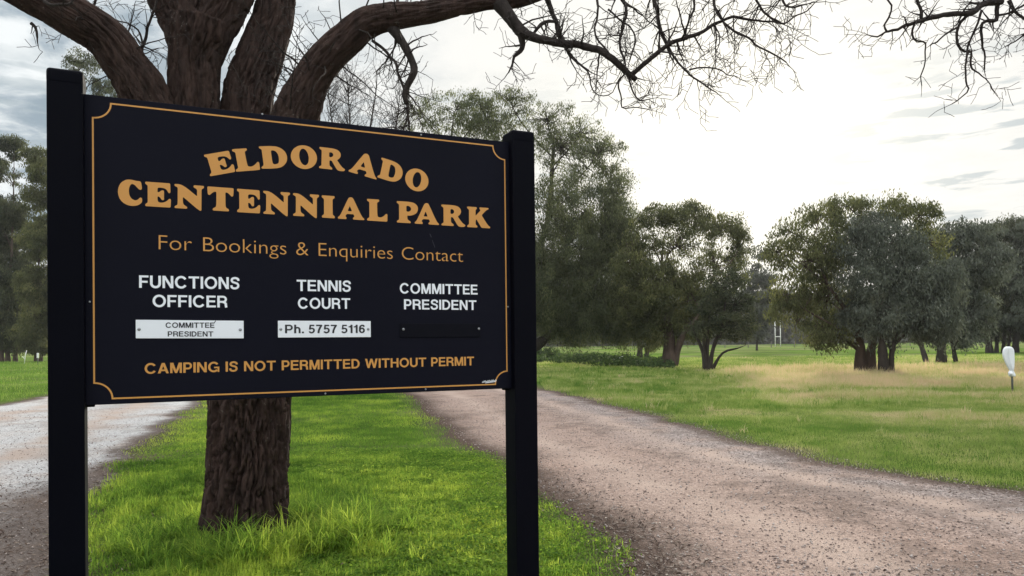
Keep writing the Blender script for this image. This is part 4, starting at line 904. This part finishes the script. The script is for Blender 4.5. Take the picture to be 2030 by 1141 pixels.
class Flat:                             # flat lettering pieces lying on the board, each a hair above the last
    def __init__(s, y0=-.0006): s.V = []; s.F = []; s.y = y0; s.k = 0
    def lay(s): s.k = (s.k + 1) % 14; return s.y - s.k * .00006
    def strip(s, L, Rr, closed=False):
        y = s.lay(); n = len(L); b0 = len(s.V)
        for a, b_ in zip(L, Rr): s.V += [(a[0], y, a[1]), (b_[0], y, b_[1])]
        for i in range(n if closed else n - 1):
            j = (i + 1) % n; s.F.append((b0 + 2 * i, b0 + 2 * j, b0 + 2 * j + 1, b0 + 2 * i + 1))
    def stroke(s, pts, wd, closed=False):
        p = np.array(pts, float); p = p[np.concatenate([[True], np.linalg.norm(np.diff(p, axis=0), axis=1) > 1e-6])]; n = len(p)
        d = np.roll(p, -1, 0) - p if closed else np.diff(p, axis=0)
        d /= np.linalg.norm(d, axis=1)[:, None] + 1e-12; nm = np.stack([-d[:, 1], d[:, 0]], 1)
        if closed: m = nm + np.roll(nm, 1, 0)
        else: m = np.vstack([nm[:1], nm[1:] + nm[:-1], nm[-1:]])
        m /= np.linalg.norm(m, axis=1)[:, None] + 1e-12
        ref = nm if closed else np.vstack([nm, nm[-1:]])
        k = 1 / np.clip((m * ref).sum(1), .45, 1)
        s.strip(p + m * (wd / 2 * k)[:, None], p - m * (wd / 2 * k)[:, None], closed)
    def poly(s, pts):
        y = s.lay(); b0 = len(s.V); s.V += [(a[0], y, a[1]) for a in pts]; s.F.append(tuple(range(b0, b0 + len(pts))))
    def obj(s, name, mat, parent):
        me = bpy.data.meshes.new(name); me.from_pydata([tuple(map(float, v)) for v in s.V], [], s.F); me.materials.append(mat); me.update()
        bm = bmesh.new(); bm.from_mesh(me)
        for f in bm.faces:
            f.normal_update()
            if f.normal.y > 0: f.normal_flip()
        bm.to_mesh(me); bm.free()
        return link(name, me, parent)
# --- heavy round serif capitals, drawn as outlines (100 units high)
SERIF = {
'E': (106, [[(0, 0), (0, 9), (10, 15), (10, 86), (0, 91), (0, 100), (103, 100), (104, 62), (97, 58), (89, 72), (78, 79), (56, 80), (50, 76), (50, 60), (58, 61), (66, 69), (77, 69), (77, 30), (68, 28), (60, 41), (50, 44), (50, 25), (56, 18), (72, 18), (88, 25), (99, 37), (106, 34), (104, 0)]]),
'L': (96, [[(0, 0), (0, 9), (11, 15), (11, 86), (0, 91), (0, 100), (58, 100), (58, 91), (48, 86), (48, 24), (54, 18), (68, 18), (82, 27), (91, 37), (97, 34), (96, 0)]]),
'I': (54, [[(0, 0), (0, 9), (9, 15), (9, 85), (0, 91), (0, 100), (54, 100), (54, 91), (45, 85), (45, 15), (54, 9), (54, 0)]]),
'T': (106, [[(21, 0), (21, 9), (32, 14), (36, 24), (36, 80), (28, 80), (20, 75), (10, 64), (2, 66), (0, 100), (106, 100), (104, 66), (97, 63), (87, 75), (79, 80), (72, 80), (72, 24), (75, 14), (86, 9), (86, 0)]]),
'N': (118, [[(0, 0), (0, 8), (12, 14), (13, 86), (0, 92), (0, 100), (32, 100), (90, 54), (90, 84), (76, 91), (76, 100), (118, 100), (118, 91), (108, 85), (107, -5), (98, -5), (33, 49), (33, 22), (38, 14), (50, 8), (50, 0)]]),
'A': (118, [[(0, 0), (0, 8), (10, 14), (44, 91), (50, 99), (58, 101), (66, 99), (71, 91), (107, 14), (118, 6), (118, 0), (67, 0), (67, 8), (74, 13), (70, 24), (39, 24), (32, 13), (38, 8), (38, 0)], [(43, 37), (63, 37), (53, 62)]]),
'C': (98, [[(93, 97), (86, 100), (75, 99), (52, 104), (30, 101), (10, 86), (0, 60), (2, 36), (12, 15), (30, 2), (52, -4), (76, -1), (92, 8), (98, 18), (97, 31), (90, 34), (78, 22), (68, 20), (54, 26), (45, 42), (44, 65), (50, 82), (58, 87), (68, 83), (80, 70), (90, 63), (97, 68), (96, 82)]]),
'D': (110, [[(0, 0), (0, 8), (10, 15), (10, 86), (0, 92), (0, 100), (58, 101), (84, 94), (104, 75), (110, 50), (104, 25), (84, 5), (58, -1)], [(46, 80), (54, 82), (67, 76), (74, 60), (75, 40), (71, 23), (61, 18), (50, 19), (46, 26)]]),
'P': (94, [[(0, 0), (0, 8), (10, 14), (10, 86), (0, 92), (0, 100), (58, 101), (80, 96), (92, 84), (95, 67), (88, 49), (72, 39), (55, 35), (46, 36), (46, 20), (50, 14), (61, 8), (61, 0)], [(42, 80), (50, 82), (61, 77), (64, 67), (60, 57), (50, 53), (42, 55)]]),
'R': (112, [[(0, 0), (0, 8), (10, 14), (10, 86), (0, 92), (0, 100), (58, 101), (80, 96), (91, 84), (93, 69), (87, 56), (76, 48), (99, 16), (112, 9), (112, 3), (105, -2), (84, -2), (76, 3), (54, 42), (44, 43), (44, 20), (48, 14), (57, 8), (57, 0)], [(42, 79), (48, 82), (57, 79), (61, 70), (57, 61), (48, 57), (42, 60)]]),
'K': (110, [[(0, 0), (0, 8), (9, 14), (9, 86), (0, 92), (0, 100), (46, 100), (46, 91), (40, 86), (40, 57), (65, 86), (59, 93), (59, 100), (103, 100), (103, 93), (92, 89), (69, 62), (98, 15), (110, 7), (110, 0), (68, 0), (44, 41), (40, 36), (40, 14), (48, 9), (48, 0)]]),
}
def ell(cx, cy, rx, ry, tilt=0, n=44):
    c_, s_ = math.cos(tilt), math.sin(tilt)
    return [(cx + rx * math.cos(a) * c_ - ry * math.sin(a) * s_, cy + rx * math.cos(a) * s_ + ry * math.sin(a) * c_) for a in (2 * math.pi * i / n for i in range(n))]
SERIF['O'] = (106, [ell(53, 50, 53, 53), ell(53, 51, 19, 37, .10)])
def rounded(poly, r=5.5):
    out = []; n = len(poly)
    for i in range(n):
        a, b_, c = (Vector(poly[(i + k) % n]) for k in (-1, 0, 1))
        u, v = a - b_, c - b_; lu, lv = u.length, v.length
        turn = math.degrees(math.pi - u.angle(v)) if lu > 1e-6 and lv > 1e-6 else 0
        k = .48 if turn < 50 else 0
        du = lu * .48 if k else min(r, lu * .42); dv = lv * .48 if k else min(r, lv * .42)
        p_, q_ = b_ + u.normalized() * du, b_ + v.normalized() * dv
        for t_ in (0, .25, .5, .75, 1): out.append(tuple(p_.lerp(b_, t_).lerp(b_.lerp(q_, t_), t_)))
    return out
def curve_mesh(polys, name):            # filled 2D outline with holes -> mesh
    cu = bpy.data.curves.new(name, 'CURVE'); cu.dimensions = '2D'; cu.fill_mode = 'BOTH'; cu.extrude = .0004
    for pl in polys:
        sp = cu.splines.new('POLY'); sp.points.add(len(pl) - 1); sp.use_cyclic_u = True
        for i, q_ in enumerate(pl): sp.points[i].co = (q_[0], q_[1], 0, 1)
    return curve_to_mesh(cu, name)
def curve_to_mesh(cu, name):
    o = bpy.data.objects.new(name, cu); C.objects.link(o); dg = bpy.context.evaluated_depsgraph_get(); dg.update()
    me = bpy.data.meshes.new_from_object(o.evaluated_get(dg)); bpy.data.objects.remove(o); bpy.data.curves.remove(cu)
    a = np.empty(len(me.vertices) * 3, np.float32); me.vertices.foreach_get('co', a); a = a.reshape(-1, 3)
    me.vertices.foreach_set('co', np.stack([a[:, 0], -a[:, 2] - .0006, a[:, 1]], 1).ravel()); me.update(); me.name = name
    me.materials.clear(); return me
def place_glyph(ch, org, up, width=None):   # origin and top-left corner on the board
    wd, polys = SERIF[ch]; v = up; u = Vector((up.y, -up.x)); sx = 1.08 if width is None else width / (wd / 100 * v.length)
    return [[tuple(org + u * (x / 100 * sx) + v * (y / 100)) for x, y in (pl if len(pl) > 40 else rounded(pl))] for pl in polys]
polys = []
# straight line: left edge px of each letter
base0, base1, cap0 = S(288, 408.2), S(926, 449.6), S(288, 359.6)
slope = (base1.y - base0.y) / (base1.x - base0.x); H2 = cap0.y - base0.y
lefts = [233.4, 288, 346, 411, 470, 522, 581, 638, 669.8, 727.6, 786.6, 822, 875, 926]
rights = [282, 339, 404.5, 463.5, 516, 575, 632.5, 663.5, 722, 767.5, 828.5, 870, 922, 971.4]
for ch, a, b_ in zip('CENTENNIALPARK', lefts, rights):
    py = 408.2 + (a - 288) * (449.6 - 408.2) / (926 - 288)
    xa, xb = S(a, py - 20).x, S(b_, py - 20).x
    zb = base0.y + slope * (xa - base0.x)
    polys += place_glyph(ch, Vector((xa, zb)), Vector((0, H2)), xb - xa)
o = link('title_lettering', curve_mesh(polys, 'title lettering'), panel); o.data.materials.append(M['gold'])
polys = []
for ch, bl_, tl_, w_ in (('E', (416.7, 349.2), (403.9, 306.5), None), ('L', (468, 340.2), (459.6, 295.5), None), ('D', (518.7, 334.1), (512.9, 289.8), None), ('R', (632.4, 332.9), (633.3, 290.8), None), ('A', (690.8, 339.6), (699.5, 296.5), None), ('D', (747.9, 351), (756.3, 311.8), None)):
    a, b_ = S(*bl_), S(*tl_); polys += place_glyph(ch, a, b_ - a)
for (cx_, cy_), h_, tilt in (((602.6, 311.2), 45.5, .02), ((826.4, 356.3), 43.2, -.30)):
    c_ = S(cx_, cy_); hh = (S(cx_, cy_ - h_ / 2).y - S(cx_, cy_ + h_ / 2).y); up = Vector((-math.sin(tilt), math.cos(tilt))) * hh * .97; u = Vector((up.y, -up.x))
    polys += place_glyph('O', c_ - u * .572 - up * .5, up)
o = link('title_lettering', curve_mesh(polys, 'title lettering arched'), panel); o.data.materials.append(M['gold'])
# line in a light humanist face: the built-in font
def text_line(body, l, top_, r, name, mat, parent):
    cu = bpy.data.curves.new(name, 'FONT'); cu.body = body; cu.size = 1; cu.extrude = .0004; cu.space_word = 1.25; cu.offset = -.013
    me = curve_to_mesh(cu, name); a = np.empty(len(me.vertices) * 3, np.float32); me.vertices.foreach_get('co', a); a = a.reshape(-1, 3)
    p0, p1, pt = S(*l), S(*r), S(*top_)
    x0, x1 = a[:, 0].min(), a[:, 0].max(); cap = .733
    sx = (p1.x - p0.x) / (x1 - x0); sz = (pt.y - p0.y) / cap; sl_ = (p1.y - p0.y) / (p1.x - p0.x)
    X = p0.x + (a[:, 0] - x0) * sx; Z = p0.y + a[:, 2] * sz + sl_ * (X - p0.x)
    me.vertices.foreach_set('co', np.stack([X, a[:, 1], Z], 1).ravel()); me.update(); me.materials.append(mat)
    iv = sorted((min(a[i, 0] for i in p_.vertices), max(a[i, 0] for i in p_.vertices)) for p_ in me.polygons); cuts = [-9.0]; end = iv[0][1]
    for lo, hi in iv:
        if lo - end > .16: cuts.append((lo + end) / 2)
        end = max(end, hi)
    cuts.append(999.0)
    for lo, hi in zip(cuts[:-1], cuts[1:]):       # one piece per word
        bm = bmesh.new(); bm.from_mesh(me); bm.verts.ensure_lookup_table()
        bmesh.ops.delete(bm, geom=[v for v in bm.verts if not lo < a[v.index, 0] < hi], context='VERTS')
        bm_obj(name, bm, mat, parent)
text_line('For Bookings & Enquiries Contact', (314.7, 494), (314.7, 463), (918.4, 519), 'contact_lettering', M['gold'], panel)
# --- bold grotesque, drawn with strokes (cap height 1)
def arc(cx, cy, rx, ry, a0, a1, n=18): return [(cx + rx * math.cos(math.radians(a0 + (a1 - a0) * i / n)), cy + ry * math.sin(math.radians(a0 + (a1 - a0) * i / n))) for i in range(n + 1)]
W_ = .188; I_ = W_ / 2; HW = .165; J = HW / 2
def cat(pts, n=7):
    p, _ = spline([(x, y, 0) for x, y in pts], [1] * len(pts), .03); return [(a[0], a[1]) for a in p]
SANS = {
'I': (W_, [('s', [(I_, 0), (I_, 1)], W_)]),
'T': (.78, [('s', [(0, 1 - J), (.78, 1 - J)], HW), ('s', [(.39, 0), (.39, 1)], W_)]),
'E': (.70, [('s', [(I_, 0), (I_, 1)], W_), ('s', [(I_, 1 - J), (.68, 1 - J)], HW), ('s', [(I_, .515), (.64, .515)], HW), ('s', [(I_, J), (.70, J)], HW)]),
'F': (.66, [('s', [(I_, 0), (I_, 1)], W_), ('s', [(I_, 1 - J), (.66, 1 - J)], HW), ('s', [(I_, .49), (.60, .49)], HW)]),
'H': (.78, [('s', [(I_, 0), (I_, 1)], W_), ('s', [(.78 - I_, 0), (.78 - I_, 1)], W_), ('s', [(I_, .52), (.78 - I_, .52)], HW)]),
'N': (.78, [('s', [(I_ - .003, 0), (I_ - .003, 1)], W_ * .97), ('s', [(.78 - I_, 0), (.78 - I_, 1)], W_ * .97), ('p', [(0, 1), (.21, 1), (.78, 0), (.57, 0)])]),
'M': (.93, [('s', [(I_, 0), (I_, 1)], W_ * .95), ('s', [(.93 - I_, 0), (.93 - I_, 1)], W_ * .95), ('p', [(0, 1), (.25, 1), (.55, 0), (.385, 0)]), ('p', [(.93, 1), (.68, 1), (.38, 0), (.545, 0)])]),
'A': (.86, [('p', [(0, 0), (.205, 0), (.53, 1), (.32, 1)]), ('p', [(.86, 0), (.655, 0), (.33, 1), (.54, 1)]), ('s', [(.2, .295), (.66, .295)], .155)]),
'W': (1.22, [('p', [(0, 1), (.20, 1), (.42, 0), (.23, 0)]), ('p', [(.23, 0), (.42, 0), (.70, 1), (.52, 1)]), ('p', [(.80, 0), (.99, 0), (.70, 1), (.52, 1)]), ('p', [(.80, 0), (.99, 0), (1.22, 1), (1.02, 1)])]),
'O': (.95, [('c', arc(.475, .5, .475 - I_, .515 - J, 0, 360, 40)[:-1], .18)]),
'C': (.90, [('s', arc(.465, .5, .465 - I_, .515 - J, 34, 326, 34), .18)]),
'G': (.92, [('s', arc(.465, .5, .465 - I_, .515 - J, 36, 318, 34), .18), ('s', [(.50, .45), (.92, .45)], .15), ('s', [(.85, .52), (.85, 0)], .14)]),
'U': (.78, [('s', [(I_, 1), (I_, .37)] + arc(.39, .37, .39 - I_, .37 - J + .015, 180, 360, 20) + [(.78 - I_, .37), (.78 - I_, 1)], W_)]),
'D': (.78, [('s', [(I_, 0), (I_, 1)], W_), ('s', [(I_, 1 - J), (.34, 1 - J)] + arc(.34, .5, .44 - I_, .5 - J, 90, -90, 22) + [(I_, J)], .175)]),
'P': (.70, [('s', [(I_, 0), (I_, 1)], W_), ('s', [(I_, 1 - J), (.40, 1 - J)] + arc(.40, .665, .30 - I_, .335 - J, 90, -90, 18) + [(I_, .33 + J)], .17)]),
'R': (.76, [('s', [(I_, 0), (I_, 1)], W_), ('s', [(I_, 1 - J), (.43, 1 - J)] + arc(.43, .70, .31 - I_, .30 - J, 90, -90, 18) + [(I_, .40 + J)], .17), ('s', [(.42, .46), (.57, .42), (.635, .32), (.65, .12), (.675, 0)], .18)]),
'S': (.72, [('s', cat([(.635, .70), (.60, .845), (.47, .925), (.33, .935), (.17, .875), (.12, .73), (.20, .60), (.38, .535), (.55, .46), (.615, .30), (.55, .14), (.38, .07), (.22, .085), (.115, .17), (.085, .32)]), .175)]),
'5': (.58, [('s', [(.53, 1 - J), (.12, 1 - J)], HW), ('p', [(.10, 1), (.24, 1), (.20, .44), (.04, .44)]), ('s', cat([(.10, .47), (.20, .555), (.33, .57), (.46, .49), (.50, .32), (.44, .15), (.30, .065), (.16, .09), (.075, .22)]), .165)]),
'7': (.56, [('s', [(0, 1 - J), (.56, 1 - J)], HW), ('s', [(.49, .92), (.36, .66), (.25, .34), (.21, 0)], .18)]),
'1': (.38, [('s', [(.285, 0), (.285, 1)], W_), ('p', [(.0, .80), (.0, .68), (.22, .68), (.22, 1), (.20, .93), (.12, .83)])]),
'6': (.58, [('c', arc(.295, .325, .295 - I_, .325 - J + .01, 0, 360, 30)[:-1], .17), ('s', cat([(.50, .76), (.44, .90), (.31, .925), (.17, .84), (.10, .62), (I_, .33)]), .165)]),
'h': (.58, [('s', [(I_, 0), (I_, 1)], W_), ('s', [(I_, .40)] + arc(.29, .42, .29 - I_, .24, 180, 0, 16) + [(.58 - I_, 0)], .17)]),
'.': (.19, [('s', [(I_, 0), (I_, .19)], W_)]),
}
KERN = .105
def sans(body, l, top_, r, name, mat, parent, y0=-.0006, word=.42):
    adv = 0; items = []
    for ch in body:
        if ch == ' ': adv += word; continue
        items.append((ch, adv)); adv += SANS[ch][0] + KERN
    tot = adv - KERN; p0, p1, pt = (q_ if isinstance(q_, Vector) else S(*q_) for q_ in (l, r, top_))
    sx = (p1.x - p0.x) / tot; sz = pt.y - p0.y; sl_ = (p1.y - p0.y) / (p1.x - p0.x); fl = Flat(y0)
    mp_ = lambda q, a: (p0.x + (q[0] + a) * sx, p0.y + q[1] * sz + sl_ * (q[0] + a) * sx)
    for ch, a in items:
        for pc in SANS[ch][1]:
            if pc[0] == 'p': fl.poly([mp_(q_, a) for q_ in pc[1]])
            else:
                f2 = Flat(0); f2.stroke(pc[1], pc[2], pc[0] == 'c'); y = fl.lay(); b0 = len(fl.V)
                fl.V += [(lambda m_: (m_[0], y, m_[1]))(mp_((v[0], v[2]), a)) for v in f2.V]; fl.F += [tuple(b0 + i for i in f) for f in f2.F]
    return fl.obj(name, mat, parent)
def sans_words(body, l, top_, r, name, mat, parent):
    wid = lambda t_: sum(.42 if ch == ' ' else SANS[ch][0] + KERN for ch in t_)
    tot = wid(body) - KERN; p0, p1, pt = S(*l), S(*r), S(*top_); at = 0
    for wd in body.split(' '):
        w_ = wid(wd) - KERN
        f0, f1 = at / tot, (at + w_) / tot
        sans(wd, p0.lerp(p1, f0), p0.lerp(p1, f0) + Vector((0, pt.y - p0.y)), p0.lerp(p1, f1), name, mat, parent); at += w_ + KERN + .42
wv = M['white_vinyl']
sans('FUNCTIONS', (275.8, 570), (275.8, 545.3), (475, 573), 'heading_lettering', wv, panel)
sans('OFFICER', (302.4, 608), (302.4, 584), (450.8, 609.2), 'heading_lettering', wv, panel)
sans('TENNIS', (588.2, 576.4), (588.2, 554), (695.7, 578), 'heading_lettering', wv, panel)
sans('COURT', (590.5, 611.4), (590.5, 589.8), (694.3, 611.8), 'heading_lettering', wv, panel)
sans('COMMITTEE', (792.5, 581.2), (792.5, 560.7), (946.7, 583.6), 'heading_lettering', wv, panel)
sans('PRESIDENT', (800.9, 612.7), (800.9, 592.7), (944.5, 614.2), 'heading_lettering', wv, panel)
sans_words('CAMPING IS NOT PERMITTED WITHOUT PERMIT', (286.7, 740.6), (286.7, 719.8), (939.7, 723.8), 'notice_lettering', M['gold'], panel)
# fine gold border with notched corners
tl1, tl2, tr1, tr2 = S(215, 201.9), S(184.5, 224), S(981, 291.3), S(1000.3, 314.8)
br1, br2, bl1, bl2 = S(986, 761), S(1005, 739), S(218.3, 790), S(186.2, 765)
xl = (tl2.x + bl2.x) / 2; xr = (tr2.x + br2.x) / 2; zt = (tl1.y + tr1.y) / 2; zb = (br1.y + bl1.y) / 2; rc = .062
loop = [(xl + rc, zt), (xr - rc, zt)] + arc(xr, zt, rc, rc, 180, 270, 10)[1:] + [(xr, zb + rc)] + arc(xr, zb, rc, rc, 90, 180, 10)[1:] + [(xl + rc, zb)] + arc(xl, zb, rc, rc, 0, 90, 10)[1:] + [(xl, zt - rc)] + arc(xl, zt, rc, rc, 270, 360, 10)[1:-1]
fl = Flat(); fl.stroke(loop, .0062, True); fl.obj('border_line', M['gold'], panel)
# screws
def screw(x, z, y, parent, r=.006, mat='steel'):
    bm = bmesh.new(); bmesh.ops.create_uvsphere(bm, u_segments=12, v_segments=8, radius=r)
    for v in bm.verts: v.co = Vector((v.co.x + x, y + v.co.y * .45, v.co.z + z))
    return bm_obj('screw', bm, M[mat], parent, True)
for q in ((834.7, 267), (843.8, 771.3), (645, 779.8), (177.8, 598), (520, 226), (1007, 608)):
    a = S(*q); screw(a.x, a.y, -.001, panel, .0042)
# name plates
def plate(tl_, tr_, bl_, mat, screws, label):
    a, b_, c = S(*tl_), S(*tr_), S(*bl_); x0, x1, z1, z0 = a.x, b_.x, a.y, c.y; dz = b_.y - a.y
    bm = bmesh.new(); bevel_box(bm, (x0 + x1) / 2, -.0022, (z0 + z1) / 2, x1 - x0, .004, z1 - z0, .0008, 1)
    for v in bm.verts: v.co.z += dz * (v.co.x - x0) / (x1 - x0)
    o = bm_obj('name_plate', bm, M[mat], sign); o['label'] = label
    for q in screws: s_ = S(*q); screw(s_.x, s_.y, -.0048, o, .0062)
    return o
p1 = plate((269, 633.6), (482.8, 635.6), (269, 670.4), 'plate', ((275.8, 652.3), (476, 653)), 'white name plate reading COMMITTEE PRESIDENT')
p2 = plate((550.7, 635.4), (734.4, 636.2), (550.7, 668.8), 'plate', ((556.3, 652.2), (729.3, 652)), 'white name plate with a telephone number')
p3 = plate((792.5, 640.5), (951.5, 641), (792.5, 668.4), 'black_plate', ((799.2, 652.4), (948.7, 651.4)), 'blank black name plate')
bv = M['black_vinyl']
sans('COMMITTEE', (328.2, 649.5), (328.2, 638.9), (425, 649.5), 'plate_lettering', bv, p1, -.0046)
sans('PRESIDENT', (332.5, 666.6), (332.5, 656.3), (422.8, 666.7), 'plate_lettering', bv, p1, -.0046)
sans('Ph. 5757 5116', (564.7, 660.3), (564.7, 643.3), (722.9, 659.7), 'plate_lettering', bv, p2, -.0046, .30)
# maker's scribble and scuffs
fl = Flat(); a, b_ = S(957, 756.5), S(982.5, 753.8); hh = .009
prev = None
for k in range(11):
    t0 = k / 10; xa = a.x + (b_.x - a.x) * t0; za = a.y + (b_.y - a.y) * t0
    fl.stroke([(xa - .003, za - hh * .5), (xa, za + hh * (.5 if k % 3 else .1)), (xa + .004, za - hh * .3)], .0022)
fl.stroke([(a.x + .012, a.y - .006), (b_.x, b_.y - .005)], .0028); fl.obj('maker_mark', wv, panel)
fl = Flat()
for q0, q1, w_ in (((852, 463), (855, 470), .0022), ((857, 476), (862, 490), .0018)):
    fl.stroke([S(*q0), S(*q1)], w_)
fl.obj('scratch', M['scuff'], panel)
fl = Flat(-.0046); fl.stroke([S(424, 640.5), S(427.5, 635.5)], .003); fl.obj('smudge', M['scuff'], p1)

# ------------------------------------------------------------------ thin evening haze
m = bpy.data.materials.new('haze'); m.use_nodes = True; t = m.node_tree; t.nodes.clear()
out = t.nodes.new('ShaderNodeOutputMaterial'); v = t.nodes.new('ShaderNodeVolumePrincipled')
v.inputs['Color'].default_value = (.96, .96, .97, 1); v.inputs['Density'].default_value = .00022; v.inputs['Anisotropy'].default_value = .35
t.links.new(v.outputs[0], out.inputs['Volume'])
bm = bmesh.new(); bmesh.ops.create_cube(bm, size=1)
for q_ in bm.verts: q_.co = Vector((q_.co.x * 1320, q_.co.y * 720 + 300, -1.2 if q_.co.z < 0 else 36))
hz_ = bm_obj('haze', bm, m); tag(hz_, kind='stuff')
